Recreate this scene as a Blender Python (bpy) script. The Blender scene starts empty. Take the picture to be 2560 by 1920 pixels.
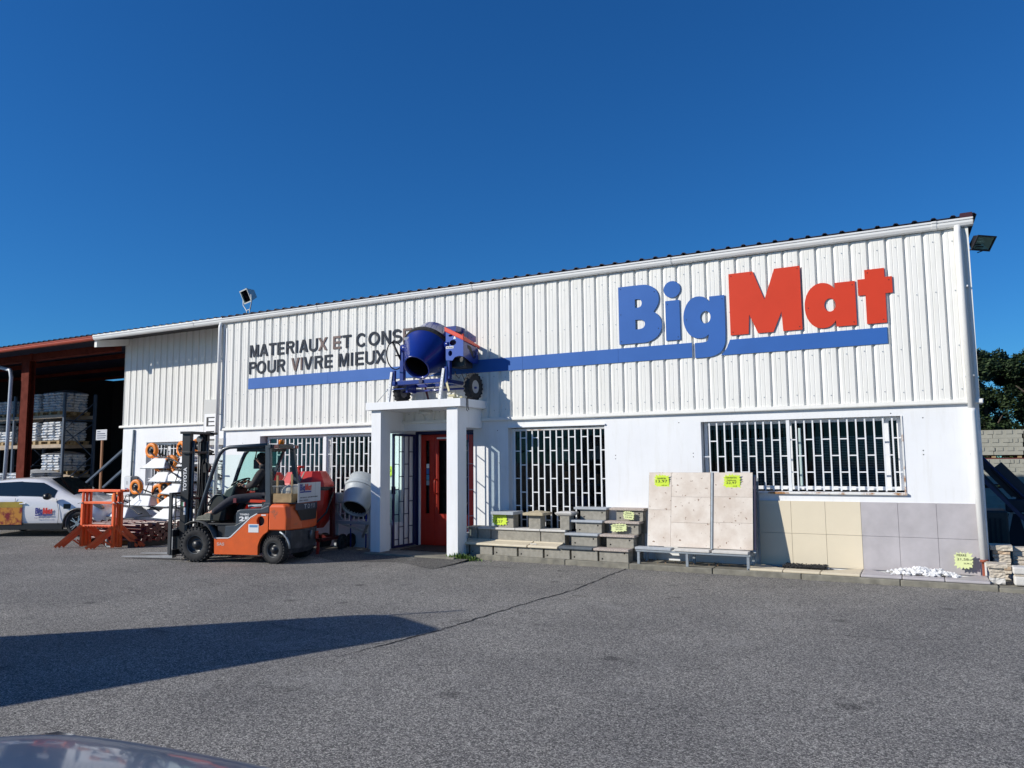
import bpy, math, random
from mathutils import Vector, Matrix
R = math.radians
random.seed(7)
S = bpy.context.scene
C = S.collection

# ------------------------------------------------------------------ camera
cam_d = bpy.data.cameras.new('camera'); cam = bpy.data.objects.new('camera', cam_d); C.objects.link(cam)
yaw, pitch, roll = 0.492588231, 0.0983899464, -0.0093036
f = Vector((-math.sin(yaw)*math.cos(pitch), math.cos(yaw)*math.cos(pitch), math.sin(pitch)))
r = Vector((math.cos(yaw), math.sin(yaw), 0)); u = r.cross(f)
r2 = r*math.cos(roll)+u*math.sin(roll); u2 = -r*math.sin(roll)+u*math.cos(roll)
M = Matrix(((r2.x, u2.x, -f.x), (r2.y, u2.y, -f.y), (r2.z, u2.z, -f.z))).to_4x4()
M.translation = Vector((-0.6095, -12.7573, 1.6662))
cam.matrix_world = M
cam_d.sensor_fit = 'HORIZONTAL'; cam_d.sensor_width = 36; cam_d.lens = 36*1908.6/2560
cam_d.clip_start = 0.05; cam_d.clip_end = 2000
S.camera = cam

# ------------------------------------------------------------------ sky, sun, exposure
SUNV = Vector((1.05, 1.0, -0.735)).normalized()
el = math.asin(-SUNV.z); rot = math.atan2(-SUNV.x, -SUNV.y)
W = bpy.data.worlds.new('World'); S.world = W; W.use_nodes = True
nt = W.node_tree; nt.nodes.clear()
sky = nt.nodes.new('ShaderNodeTexSky'); sky.sky_type = 'NISHITA'; sky.sun_disc = False
sky.sun_elevation = el; sky.sun_rotation = rot; sky.altitude = 300; sky.air_density = 1.0; sky.dust_density = 0.0; sky.ozone_density = 3.0
hs = nt.nodes.new('ShaderNodeHueSaturation'); hs.inputs['Saturation'].default_value = 1.25
bg = nt.nodes.new('ShaderNodeBackground'); bg.inputs[1].default_value = 0.0745
wo = nt.nodes.new('ShaderNodeOutputWorld')
gmn = nt.nodes.new('ShaderNodeGamma'); gmn.inputs[1].default_value = .84; nt.links.new(sky.outputs[0], gmn.inputs[0]); nt.links.new(gmn.outputs[0], hs.inputs['Color']); tn = nt.nodes.new('ShaderNodeMixRGB'); tn.blend_type = 'MULTIPLY'; tn.inputs[0].default_value = 1; tn.inputs[2].default_value = (.33, .93, 1.52, 1); nt.links.new(hs.outputs[0], tn.inputs[1]); nt.links.new(tn.outputs[0], bg.inputs[0]); nt.links.new(bg.outputs[0], wo.inputs[0])
sd = bpy.data.lights.new('sun', 'SUN'); sd.energy = 4.3; sd.angle = R(0.53); sd.color = (1, 0.95, 0.86)
so = bpy.data.objects.new('sun', sd); C.objects.link(so)
so.rotation_euler = SUNV.to_track_quat('-Z', 'Y').to_euler()
S.view_settings.view_transform = 'Standard'; S.view_settings.look = 'None'
S.view_settings.exposure = 0.25; S.view_settings.gamma = 1.0
S.cycles.max_bounces = 8; S.cycles.transparent_max_bounces = 16
S.cycles.use_denoising = True

# ------------------------------------------------------------------ materials
MT = {}
def mat(name, col, rough=0.6, metal=0.0, var=0.0, vscale=4.0, bump=0.0, bscale=60.0, spec=0.5, col2=None, coat=0.0, detail=5.0, lo=.35, hi=.65):
    if name in MT: return MT[name]
    m = bpy.data.materials.new(name); m.use_nodes = True; n = m.node_tree.nodes; l = m.node_tree.links
    b = n['Principled BSDF']; b.inputs['Roughness'].default_value = rough; b.inputs['Metallic'].default_value = metal
    b.inputs['Specular IOR Level'].default_value = spec; b.inputs['Coat Weight'].default_value = coat; b.inputs['Coat Roughness'].default_value = 0.06
    b.inputs['Base Color'].default_value = (*col, 1)
    if var > 0 or bump > 0:
        tc = n.new('ShaderNodeTexCoord')
    if var > 0:
        nz = n.new('ShaderNodeTexNoise'); nz.inputs['Scale'].default_value = vscale; nz.inputs['Detail'].default_value = detail; nz.inputs['Roughness'].default_value = .62
        cr = n.new('ShaderNodeValToRGB'); c2 = col2 or tuple(max(0, c*(1-var)) for c in col)
        cr.color_ramp.elements[0].position = lo; cr.color_ramp.elements[1].position = hi
        cr.color_ramp.elements[0].color = (*c2, 1); cr.color_ramp.elements[1].color = (*col, 1)
        l.new(tc.outputs['Object'], nz.inputs['Vector']); l.new(nz.outputs[0], cr.inputs[0]); l.new(cr.outputs[0], b.inputs['Base Color'])
        mr = n.new('ShaderNodeMapRange'); mr.inputs[3].default_value = min(1, rough*1.25); mr.inputs[4].default_value = rough*.85
        l.new(nz.outputs[0], mr.inputs[0]); l.new(mr.outputs[0], b.inputs['Roughness'])
    if bump > 0:
        nb = n.new('ShaderNodeTexNoise'); nb.inputs['Scale'].default_value = bscale; nb.inputs['Detail'].default_value = 4
        bp = n.new('ShaderNodeBump'); bp.inputs['Strength'].default_value = bump; bp.inputs['Distance'].default_value = .01
        l.new(tc.outputs['Object'], nb.inputs['Vector']); l.new(nb.outputs[0], bp.inputs['Height']); l.new(bp.outputs[0], b.inputs['Normal'])
    MT[name] = m; return m

def glass(name, tint=(.85, .9, .9), op=.25, rough=.02):
    m = bpy.data.materials.new(name); m.use_nodes = True; n = m.node_tree.nodes; l = m.node_tree.links; n.clear()
    o = n.new('ShaderNodeOutputMaterial'); t = n.new('ShaderNodeBsdfTransparent'); t.inputs[0].default_value = (*tint, 1)
    g = n.new('ShaderNodeBsdfGlossy'); g.inputs['Roughness'].default_value = rough
    lw = n.new('ShaderNodeLayerWeight'); lw.inputs[0].default_value = op
    mx = n.new('ShaderNodeMixShader'); l.new(lw.outputs['Fresnel'], mx.inputs[0]); l.new(t.outputs[0], mx.inputs[1]); l.new(g.outputs[0], mx.inputs[2]); l.new(mx.outputs[0], o.inputs[0])
    MT[name] = m; return m

# wall render with faint streaks and grime near the ground line
def wall_mat(name, col, dirt, amt):
    m = mat(name, col, .75, var=.05, vscale=1.2, bump=.15, bscale=220)
    n = m.node_tree.nodes; l = m.node_tree.links; b = n['Principled BSDF']
    tc = n.new('ShaderNodeTexCoord'); mp = n.new('ShaderNodeMapping'); mp.inputs['Scale'].default_value = (7, 7, .8)
    nz = n.new('ShaderNodeTexNoise'); nz.inputs['Scale'].default_value = 1.4; nz.inputs['Detail'].default_value = 7; nz.inputs['Roughness'].default_value = .7
    cr = n.new('ShaderNodeValToRGB'); cr.color_ramp.elements[0].position = .50; cr.color_ramp.elements[1].position = .80
    cr.color_ramp.elements[0].color = (0, 0, 0, 1); cr.color_ramp.elements[1].color = (amt, amt, amt, 1)
    mx = n.new('ShaderNodeMixRGB'); mx.inputs[2].default_value = (*dirt, 1)
    src = b.inputs['Base Color'].links[0].from_socket
    l.new(tc.outputs['Object'], mp.inputs[0]); l.new(mp.outputs[0], nz.inputs['Vector']); l.new(nz.outputs[0], cr.inputs[0])
    l.new(cr.outputs[0], mx.inputs[0]); l.new(src, mx.inputs[1]); l.new(mx.outputs[0], b.inputs['Base Color'])
    return m

white = wall_mat('white_render', (.80, .81, .82), (.58, .56, .50), .35)
clad = wall_mat('cladding_paint', (.80, .79, .745), (.58, .57, .50), .45)
pvc = mat('white_pvc', (.78, .78, .76), .35, var=.06, vscale=3)
redpvc = mat('red_gutter_paint', (.42, .07, .035), .5, var=.2)
trimw = mat('white_paint', (.78, .79, .80), .45, var=.06, vscale=6)
rusty = mat('rusty_paint', (.74, .73, .70), .6, var=.5, vscale=5, col2=(.36, .17, .06), lo=.36, hi=.47, detail=8)
roofm = mat('roof_metal', (.018, .02, .055), .5, var=.3)
bluesign = mat('sign_blue', (.026, .118, .40), .55, var=.08, vscale=1.2, spec=.3)
redsign = mat('sign_red', (.60, .045, .016), .55, var=.06, vscale=2, spec=.25)
slate = mat('slate_letter', (.032, .04, .055), .7, var=.2, spec=.2)
brownl = mat('brown_letter', (.09, .04, .035), .5, var=.3)
navy = mat('navy_paint', (.008, .015, .085), .35, var=.2)
redoor = mat('red_door_paint', (.43, .018, .006), .35, var=.12)
dark = mat('dark_interior', (.02, .02, .022), .9)
darkg = glass('window_glass', (.75, .82, .84), .22)
clearg = glass('clear_glass', (.86, .97, .95), .12)
concrete = mat('concrete', (.25, .235, .19), .9, var=.35, vscale=6, bump=.4, bscale=120)
blockm = mat('grey_block', (.34, .32, .27), .92, var=.25, vscale=14, bump=.5, bscale=180)
whitecon = mat('pale_cast_stone', (.62, .60, .56), .75, var=.12, vscale=10, bump=.2)
cream = mat('cream_cast_stone', (.66, .58, .43), .7, var=.1, vscale=8, bump=.15)
pinkst = mat('pink_granite_cast_stone', (.55, .47, .41), .8, var=.45, vscale=70, bump=.2, detail=2)
sandst = mat('sand_cast_stone', (.50, .42, .28), .8, var=.15, vscale=9, bump=.2)
slatest = mat('slate_cast_stone', (.10, .12, .14), .7, var=.2, vscale=10)
bluest = mat('blue_grey_cast_stone', (.40, .43, .46), .7, var=.12, vscale=10)
creamt = mat('cream_tile', (.72, .635, .475), .55, var=.05, vscale=1.7)
greyt = mat('lilac_grey_tile', (.48, .452, .462), .55, var=.18, vscale=2.6, detail=8)
galv = mat('galvanised_steel', (.36, .40, .43), .5, metal=.6, var=.2, vscale=12)
blacks = mat('black_steel', (.02, .022, .025), .42, var=.4, vscale=9)
greys = mat('blue_grey_steel', (.045, .062, .08), .38, var=.25, vscale=8, coat=.2)
rubber = mat('tyre_rubber', (.028, .029, .031), .85, var=.4, vscale=12, bump=.2)
worn = mat('worn_steel', (.22, .22, .22), .45, metal=.7, var=.4, vscale=15)
orange = mat('forklift_orange', (.78, .13, .022), .35, var=.14, vscale=5, coat=.3)
orworn = mat('worn_orange', (.70, .11, .02), .42, var=.8, vscale=5, col2=(.20, .10, .06), lo=.28, hi=.39, detail=9, coat=.2)
blkworn = mat('scraped_black', (.02, .024, .032), .5, var=.5, vscale=6, col2=(.08, .08, .085), lo=.3, hi=.55, detail=8)
traor = mat('trestle_orange', (.85, .13, .025), .45, var=.15)
whorange = mat('wheel_orange', (.80, .22, .01), .5, var=.1)
traywhite = mat('tray_zinc', (.76, .77, .78), .4, metal=.0, var=.15, vscale=5)
blue = mat('mixer_blue', (.006, .022, .20), .28, coat=.6, var=.12)
mred = mat('mixer_red', (.55, .025, .015), .35, coat=.3, var=.15)
mgrey = mat('mixer_grey', (.42, .46, .48), .4, var=.15, coat=.2)
maroon = mat('prop_maroon', (.11, .012, .012), .3, var=.3, vscale=20)
wood = mat('pale_wood', (.40, .28, .14), .75, var=.35, vscale=9)
rustbeam = mat('red_oxide_steel', (.13, .020, .010), .8, var=.35, vscale=5, spec=.15)
racksteel = mat('rack_blue_steel', (.05, .08, .13), .5, var=.3)
rackbeam = mat('rack_beam', (.42, .33, .24), .6, var=.3)
bagm = mat('bag_paper', (.54, .55, .56), .6, var=.55, vscale=9, col2=(.15, .26, .42), lo=.36, hi=.5, detail=3)
film = mat('stretch_film', (.55, .58, .62), .3, var=.2)
yg = mat('fluorescent_card', (.62, .80, .05), .6, var=.05)
ygp = mat('pale_yellow_card', (.72, .78, .38), .6, var=.05)
ink = mat('black_ink', (.012, .012, .014), .6)
inkb = mat('logo_blue_ink', (.012, .02, .22), .5)
inkr = mat('logo_red_ink', (.62, .02, .02), .5)
whiteink = mat('white_ink', (.78, .78, .78), .5)
carwhite = mat('car_white', (.84, .83, .83), .25, coat=1.0, var=.03)
carblack = mat('car_trim_black', (.012, .012, .014), .4)
carblue = mat('car_blue_grey', (.08, .14, .235), .33, metal=.3, coat=.6)
carglass = mat('car_glass', (.012, .018, .018), .05, spec=.8, coat=.5)
chrome = mat('silver_alloy', (.55, .56, .58), .25, metal=.9)
pebm = mat('white_pebble', (.78, .78, .77), .6, var=.1, vscale=30)
blackgr = mat('black_gravel', (.03, .032, .035), .7, var=.4, vscale=60)
stonec = mat('cream_split_stone', (.60, .53, .43), .85, var=.3, vscale=9, bump=.8, bscale=30)
stoneo = mat('ochre_split_stone', (.56, .42, .29), .85, var=.3, vscale=9, bump=.8, bscale=30)
leafm = mat('leaf_dark', (.022, .042, .014), .6, var=.5, vscale=2.5, spec=.3)
leafl = mat('leaf_mid', (.05, .085, .022), .6, var=.4, vscale=3)
weedm = mat('weed_green', (.14, .24, .04), .6, var=.4, vscale=20)
bark = mat('bark', (.08, .06, .045), .9, var=.3)
clothd = mat('dark_cloth', (.045, .040, .040), .9, var=.25, vscale=14, bump=.3, bscale=40)
trou = mat('dark_trousers', (.03, .032, .045), .9, var=.3, vscale=14, bump=.3, bscale=40)
skin = mat('skin', (.42, .22, .15), .55)
shoe = mat('shoe_grey', (.20, .20, .16), .8, var=.3, vscale=30)
amber = mat('amber_plastic', (.75, .20, .01), .25, coat=.4)
redlens = mat('red_lens', (.30, .03, .015), .25)
blindm = mat('blind_slat', (.34, .34, .33), .5)
blindg = mat('blind_slat_pale', (.52, .58, .56), .5)
terr = mat('terracotta_rust', (.34, .09, .05), .8, var=.3)
lampm = mat('lamp_glass', (.62, .62, .58), .3)
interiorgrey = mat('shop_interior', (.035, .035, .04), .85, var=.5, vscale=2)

# travertine
def travertine():
    m = mat('travertine', (.70, .63, .55), .55, var=.22, vscale=3.2, detail=10, col2=(.57, .485, .405), lo=.36, hi=.62)
    n = m.node_tree.nodes; l = m.node_tree.links; b = n['Principled BSDF']
    tc = n.new('ShaderNodeTexCoord'); nz = n.new('ShaderNodeTexNoise'); nz.inputs['Scale'].default_value = 17; nz.inputs['Detail'].default_value = 5
    cr = n.new('ShaderNodeValToRGB'); cr.color_ramp.elements[0].position = .30; cr.color_ramp.elements[1].position = .345
    cr.color_ramp.elements[0].color = (1, 1, 1, 1); cr.color_ramp.elements[1].color = (0, 0, 0, 1)
    mx = n.new('ShaderNodeMixRGB'); mx.inputs[2].default_value = (.22, .13, .08, 1)
    src = b.inputs['Base Color'].links[0].from_socket
    oi = n.new('ShaderNodeObjectInfo'); ad = n.new('ShaderNodeVectorMath'); ml = n.new('ShaderNodeMath'); ml.operation = 'MULTIPLY'; ml.inputs[1].default_value = 37
    l.new(oi.outputs['Random'], ml.inputs[0]); l.new(tc.outputs['Object'], ad.inputs[0]); l.new(ml.outputs[0], ad.inputs[1])
    for k in list(n):
        if k.type == 'TEX_NOISE': l.new(ad.outputs[0], k.inputs['Vector'])
    l.new(nz.outputs[0], cr.inputs[0]); l.new(cr.outputs[0], mx.inputs[0]); l.new(src, mx.inputs[1]); l.new(mx.outputs[0], b.inputs['Base Color'])
    return m
trav = travertine()

# coarse asphalt
def asphalt(name, k=1.0):
    m = bpy.data.materials.new(name); m.use_nodes = True; n = m.node_tree.nodes; l = m.node_tree.links
    b = n['Principled BSDF']; b.inputs['Roughness'].default_value = .88; b.inputs['Specular IOR Level'].default_value = .3
    tc = n.new('ShaderNodeTexCoord')
    v = n.new('ShaderNodeTexVoronoi'); v.inputs['Scale'].default_value = 105; l.new(tc.outputs['Object'], v.inputs['Vector'])
    ve = n.new('ShaderNodeTexVoronoi'); ve.feature = 'DISTANCE_TO_EDGE'; ve.inputs['Scale'].default_value = 105; l.new(tc.outputs['Object'], ve.inputs['Vector'])
    bw = n.new('ShaderNodeSeparateColor'); l.new(v.outputs['Color'], bw.inputs[0])
    cr = n.new('ShaderNodeValToRGB'); e = cr.color_ramp.elements
    e[0].position = 0; e[0].color = (.055*k, .053*k, .050*k, 1); e[1].position = 1; e[1].color = (.345*k, .33*k, .295*k, 1)
    x = e.new(.35); x.color = (.112*k, .108*k, .103*k, 1); x = e.new(.72); x.color = (.22*k, .211*k, .193*k, 1)
    l.new(bw.outputs[0], cr.inputs[0])
    er = n.new('ShaderNodeValToRGB'); er.color_ramp.elements[0].position = .02; er.color_ramp.elements[1].position = .16
    er.color_ramp.elements[0].color = (.40, .39, .39, 1); er.color_ramp.elements[1].color = (1, 1, 1, 1)
    l.new(ve.outputs[0], er.inputs[0])
    m1 = n.new('ShaderNodeMixRGB'); m1.blend_type = 'MULTIPLY'; m1.inputs[0].default_value = 1
    l.new(cr.outputs[0], m1.inputs[1]); l.new(er.outputs[0], m1.inputs[2])
    nz = n.new('ShaderNodeTexNoise'); nz.inputs['Scale'].default_value = .55; nz.inputs['Detail'].default_value = 8; nz.inputs['Roughness'].default_value = .65
    l.new(tc.outputs['Object'], nz.inputs['Vector'])
    nr = n.new('ShaderNodeValToRGB'); nr.color_ramp.elements[0].position = .3; nr.color_ramp.elements[1].position = .72
    nr.color_ramp.elements[0].color = (.76, .76, .765, 1); nr.color_ramp.elements[1].color = (1.18, 1.17, 1.14, 1)
    l.new(nz.outputs[0], nr.inputs[0])
    m2 = n.new('ShaderNodeMixRGB'); m2.blend_type = 'MULTIPLY'; m2.inputs[0].default_value = 1
    l.new(m1.outputs[0], m2.inputs[1]); l.new(nr.outputs[0], m2.inputs[2])
    n3 = n.new('ShaderNodeTexNoise'); n3.inputs['Scale'].default_value = 2.2; n3.inputs['Detail'].default_value = 9; n3.inputs['Roughness'].default_value = .7
    mp = n.new('ShaderNodeMapping'); mp.inputs['Scale'].default_value = (.35, 1.4, 1); mp.inputs['Rotation'].default_value = (0, 0, .25)
    l.new(tc.outputs['Object'], mp.inputs[0]); l.new(mp.outputs[0], n3.inputs['Vector'])
    sr = n.new('ShaderNodeValToRGB'); sr.color_ramp.elements[0].position = .27; sr.color_ramp.elements[1].position = .40
    sr.color_ramp.elements[0].color = (.55, .55, .56, 1); sr.color_ramp.elements[1].color = (1, 1, 1, 1)
    l.new(n3.outputs[0], sr.inputs[0])
    m3 = n.new('ShaderNodeMixRGB'); m3.blend_type = 'MULTIPLY'; m3.inputs[0].default_value = 1
    l.new(m2.outputs[0], m3.inputs[1]); l.new(sr.outputs[0], m3.inputs[2])
    n4 = n.new('ShaderNodeTexNoise'); n4.inputs['Scale'].default_value = .8; n4.inputs['Detail'].default_value = 10; n4.inputs['Roughness'].default_value = .75; n4.inputs['Distortion'].default_value = .6
    o4 = n.new('ShaderNodeMapping'); o4.inputs['Location'].default_value = (13, 7, 0); l.new(tc.outputs['Object'], o4.inputs[0]); l.new(o4.outputs[0], n4.inputs['Vector'])
    dr = n.new('ShaderNodeValToRGB'); dr.color_ramp.elements[0].position = .58; dr.color_ramp.elements[1].position = .78
    dr.color_ramp.elements[0].color = (0, 0, 0, 1); dr.color_ramp.elements[1].color = (.55, .55, .55, 1); l.new(n4.outputs[0], dr.inputs[0])
    m4 = n.new('ShaderNodeMixRGB'); m4.inputs[2].default_value = (.42, .41, .38, 1); l.new(dr.outputs[0], m4.inputs[0]); l.new(m3.outputs[0], m4.inputs[1])
    # oil drips: small dark round spots
    v5 = n.new('ShaderNodeTexVoronoi'); v5.inputs['Scale'].default_value = .9; v5.inputs['Randomness'].default_value = 1; l.new(tc.outputs['Object'], v5.inputs['Vector'])
    a5 = n.new('ShaderNodeMath'); a5.operation = 'MULTIPLY_ADD'; a5.inputs[1].default_value = .12; l.new(n3.outputs[0], a5.inputs[0]); l.new(v5.outputs['Distance'], a5.inputs[2])
    r5 = n.new('ShaderNodeValToRGB'); r5.color_ramp.elements[0].position = .10; r5.color_ramp.elements[1].position = .17
    r5.color_ramp.elements[0].color = (.55, .55, .56, 1); r5.color_ramp.elements[1].color = (1, 1, 1, 1); l.new(a5.outputs[0], r5.inputs[0])
    m5 = n.new('ShaderNodeMixRGB'); m5.blend_type = 'MULTIPLY'; m5.inputs[0].default_value = 1; l.new(m4.outputs[0], m5.inputs[1]); l.new(r5.outputs[0], m5.inputs[2]); l.new(m5.outputs[0], b.inputs['Base Color'])
    bp = n.new('ShaderNodeBump'); bp.inputs['Strength'].default_value = .85; bp.inputs['Distance'].default_value = .004
    l.new(er.outputs[0], bp.inputs['Height']); l.new(bp.outputs[0], b.inputs['Normal'])
    MT[name] = m; return m
asph = asphalt('asphalt', 1.92)
asph2 = asphalt('asphalt_patch', 1.15)

# ------------------------------------------------------------------ mesh builder
class MB:
    def __init__(s): s.v = []; s.f = []; s.sm = []
    def add(s, vs, fs, smooth=False, M=None):
        o = len(s.v)
        for p in vs: s.v.append(tuple(M @ Vector(p)) if M else tuple(p))
        for q in fs: s.f.append(tuple(i+o for i in q)); s.sm.append(smooth)
        return s
    def box(s, x0, x1, y0, y1, z0, z1, M=None):
        if x0 > x1: x0, x1 = x1, x0
        if y0 > y1: y0, y1 = y1, y0
        if z0 > z1: z0, z1 = z1, z0
        vs = [(x0,y0,z0),(x1,y0,z0),(x1,y1,z0),(x0,y1,z0),(x0,y0,z1),(x1,y0,z1),(x1,y1,z1),(x0,y1,z1)]
        return s.add(vs, [(0,3,2,1),(4,5,6,7),(0,1,5,4),(1,2,6,5),(2,3,7,6),(3,0,4,7)], False, M)
    def prism(s, pts, a0, a1, axis='y', M=None, smooth=False):
        """polygon (p,q) extruded along axis: y -> (p,a,q); x -> (a,p,q); z -> (p,q,a)"""
        n = len(pts)
        area = sum(pts[i][0]*pts[(i+1) % n][1]-pts[(i+1) % n][0]*pts[i][1] for i in range(n))
        if area < 0: pts = pts[::-1]
        mk = {'y': lambda p, a: (p[0], a, p[1]), 'x': lambda p, a: (a, p[0], p[1]), 'z': lambda p, a: (p[0], p[1], a)}[axis]
        vs = [mk(p, a0) for p in pts]+[mk(p, a1) for p in pts]
        side = [(i, (i+1) % n, n+(i+1) % n, n+i) for i in range(n)]
        caps = [tuple(range(n))[::-1], tuple(range(n, 2*n))]
        flip = (axis == 'y') != (a1 < a0)
        if flip: side = [q[::-1] for q in side]; caps = [q[::-1] for q in caps]
        o = len(s.v)
        s.add(vs, caps, False, M)
        s.f += [tuple(i+o for i in q) for q in side]; s.sm += [smooth]*n
        return s
    def tube(s, pts, rad, n=8, cap=True, closed=False):
        pts = [Vector(p) for p in pts]; m = len(pts)
        rr = rad if isinstance(rad, (list, tuple)) else [rad]*m
        vs = []; pn = None
        for i, p in enumerate(pts):
            if closed: t = pts[(i+1) % m]-pts[i-1]
            else: t = pts[min(i+1, m-1)]-pts[max(i-1, 0)]
            t.normalize()
            if pn is None:
                pn = t.orthogonal().normalized()
            pn = (pn-t*pn.dot(t)).normalized(); b = t.cross(pn)
            for k in range(n):
                a = 2*math.pi*(k+.5)/n
                vs.append(tuple(p+(pn*math.cos(a)+b*math.sin(a))*rr[i]))
        fs = []
        for i in range(m if closed else m-1):
            j = (i+1) % m
            for k in range(n):
                fs.append((i*n+k, i*n+(k+1) % n, j*n+(k+1) % n, j*n+k))
        s.add(vs, fs, n > 4)
        if cap and not closed:
            o = len(s.v)-len(vs)
            s.f.append(tuple(o+k for k in range(n))[::-1]); s.sm.append(False)
            s.f.append(tuple(o+(m-1)*n+k for k in range(n))); s.sm.append(False)
        return s
    def bar(s, p, q, w, h=None, up=(0, 0, 1)):
        """rectangular bar from p to q, w across, h along up"""
        h = h or w; p = Vector(p); q = Vector(q); t = (q-p).normalized(); up = Vector(up)
        a = t.cross(up)
        if a.length < 1e-4: a = t.cross(Vector((0, 1, 0)))
        a.normalize(); b = a.cross(t).normalized()
        vs = []
        for c in (p, q):
            for i, j in ((-1,-1),(1,-1),(1,1),(-1,1)): vs.append(tuple(c+a*(i*w/2)+b*(j*h/2)))
        return s.add(vs, [(0,1,2,3)[::-1],(4,5,6,7),(0,1,5,4)[::1],(1,2,6,5),(2,3,7,6),(3,0,4,7)])
    def lathe(s, prof, org=(0,0,0), axis=(0,0,1), n=24, smooth=True, cap=True):
        """prof: list of (radius, along axis)"""
        ax = Vector(axis).normalized(); a = ax.orthogonal().normalized(); b = ax.cross(a); org = Vector(org)
        vs = []
        for (rad, h) in prof:
            for k in range(n):
                t = 2*math.pi*k/n; vs.append(tuple(org+ax*h+(a*math.cos(t)+b*math.sin(t))*rad))
        fs = []
        for i in range(len(prof)-1):
            for k in range(n): fs.append((i*n+k, i*n+(k+1) % n, (i+1)*n+(k+1) % n, (i+1)*n+k))
        s.add(vs, fs, smooth)
        if cap:
            o = len(s.v)-len(vs); m = len(prof)
            if prof[0][0] > 1e-4: s.f.append(tuple(o+k for k in range(n))[::-1]); s.sm.append(False)
            if prof[-1][0] > 1e-4: s.f.append(tuple(o+(m-1)*n+k for k in range(n))); s.sm.append(False)
        return s
    def mesh(s, name):
        me = bpy.data.meshes.new(name); me.from_pydata(s.v, [], s.f); me.update()
        me.polygons.foreach_set('use_smooth', s.sm); return me

def tag(o, label=None, cat=None, group=None, kind=None):
    if label: o['label'] = label
    if cat: o['category'] = cat
    if group: o['group'] = group
    if kind: o['kind'] = kind
    return o
def obj(name, mb, m, parent=None, bevel=0, label=None, cat=None, group=None, kind=None, loc=None, rz=None, seg=2, wn=False):
    me = mb if isinstance(mb, bpy.types.Mesh) else mb.mesh(name)
    if m is not None and not me.materials: me.materials.append(m)
    o = bpy.data.objects.new(name, me); C.objects.link(o)
    if parent is not None: o.parent = parent
    if loc is not None: o.location = loc
    if rz is not None: o.rotation_euler.z = rz
    if bevel:
        b = o.modifiers.new('bevel', 'BEVEL'); b.width = bevel; b.segments = seg; b.limit_method = 'ANGLE'; b.angle_limit = R(35)
    return tag(o, label, cat, group, kind)
def thing(name, label, cat, loc=(0,0,0), rz=0, group=None, kind=None):
    o = bpy.data.objects.new(name, None); C.objects.link(o); o.location = loc; o.rotation_euler.z = rz
    o.empty_display_size = .1
    return tag(o, label, cat, group, kind)
def copy_tree(o, parent=None):
    c = o.copy(); C.objects.link(c); c.parent = parent
    for ch in list(o.children): copy_tree(ch, c)
    return c
def bx(name, m, parent, x0, x1, y0, y1, z0, z1, bevel=0, **k): return obj(name, MB().box(x0, x1, y0, y1, z0, z1), m, parent, bevel, **k)

def text_mesh(txt, offset=0.0, depth=0.01):
    """text in the x-z plane, facing -y, normalised: returns list of (verts, faces), width, height"""
    cu = bpy.data.curves.new('t', 'FONT'); cu.body = txt; cu.size = 1; cu.offset = offset; cu.extrude = depth/2; cu.resolution_u = 3
    o = bpy.data.objects.new('t', cu); C.objects.link(o)
    dg = bpy.context.evaluated_depsgraph_get(); dg.update()
    me = bpy.data.meshes.new_from_object(o.evaluated_get(dg))
    bpy.data.objects.remove(o); bpy.data.curves.remove(cu)
    vs = [tuple(v.co) for v in me.vertices]; fs = [tuple(p.vertices) for p in me.polygons]
    bpy.data.meshes.remove(me)
    return vs, fs
def text(name, txt, m, parent, M, w, h, depth=.004, offset=.02, label=None):
    """text fitted to a w x h box; local x right, y up, z out; M places it"""
    vs, fs = text_mesh(txt, offset, 1)
    xs = [v[0] for v in vs]; ys = [v[1] for v in vs]
    x0, x1, y0, y1 = min(xs), max(xs), min(ys), max(ys)
    mb = MB().add([((v[0]-x0)/(x1-x0)*w, (v[1]-y0)/(y1-y0)*h, (v[2]+.5)*depth) for v in vs], fs, False, M)
    return obj(name, mb, m, parent, label=label)
def frame(o, xd, yd):
    """matrix with x axis xd and y axis yd at origin o"""
    x = Vector(xd).normalized(); y = Vector(yd).normalized(); z = x.cross(y)
    m = Matrix(((x.x, y.x, z.x), (x.y, y.y, z.y), (x.z, y.z, z.z))).to_4x4(); m.translation = Vector(o); return m

def wall_grid(x0, x1, z0, z1, holes, y0, y1):
    """wall slab between y0 and y1 with rectangular holes (xa, xb, za, zb)"""
    xs = sorted({x0, x1, *[h[0] for h in holes], *[h[1] for h in holes]}); zs = sorted({z0, z1, *[h[2] for h in holes], *[h[3] for h in holes]})
    xs = [x for x in xs if x0 <= x <= x1]; zs = [z for z in zs if z0 <= z <= z1]
    solid = {}
    for i in range(len(xs)-1):
        for j in range(len(zs)-1):
            cx, cz = (xs[i]+xs[i+1])/2, (zs[j]+zs[j+1])/2
            solid[i, j] = not any(h[0] < cx < h[1] and h[2] < cz < h[3] for h in holes)
    mb = MB()
    for (i, j), s_ in solid.items():
        if not s_: continue
        a, b, c, d = xs[i], xs[i+1], zs[j], zs[j+1]
        mb.add([(a,y0,c),(b,y0,c),(b,y0,d),(a,y0,d)], [(0,1,2,3)]); mb.add([(a,y1,c),(b,y1,c),(b,y1,d),(a,y1,d)], [(3,2,1,0)])
        if not solid.get((i-1, j)): mb.add([(a,y0,c),(a,y0,d),(a,y1,d),(a,y1,c)], [(0,1,2,3)])
        if not solid.get((i+1, j)): mb.add([(b,y0,c),(b,y0,d),(b,y1,d),(b,y1,c)], [(3,2,1,0)])
        if not solid.get((i, j-1)): mb.add([(a,y0,c),(b,y0,c),(b,y1,c),(a,y1,c)], [(3,2,1,0)])
        if not solid.get((i, j+1)): mb.add([(a,y0,d),(b,y0,d),(b,y1,d),(a,y1,d)], [(0,1,2,3)])
    return mb

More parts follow.
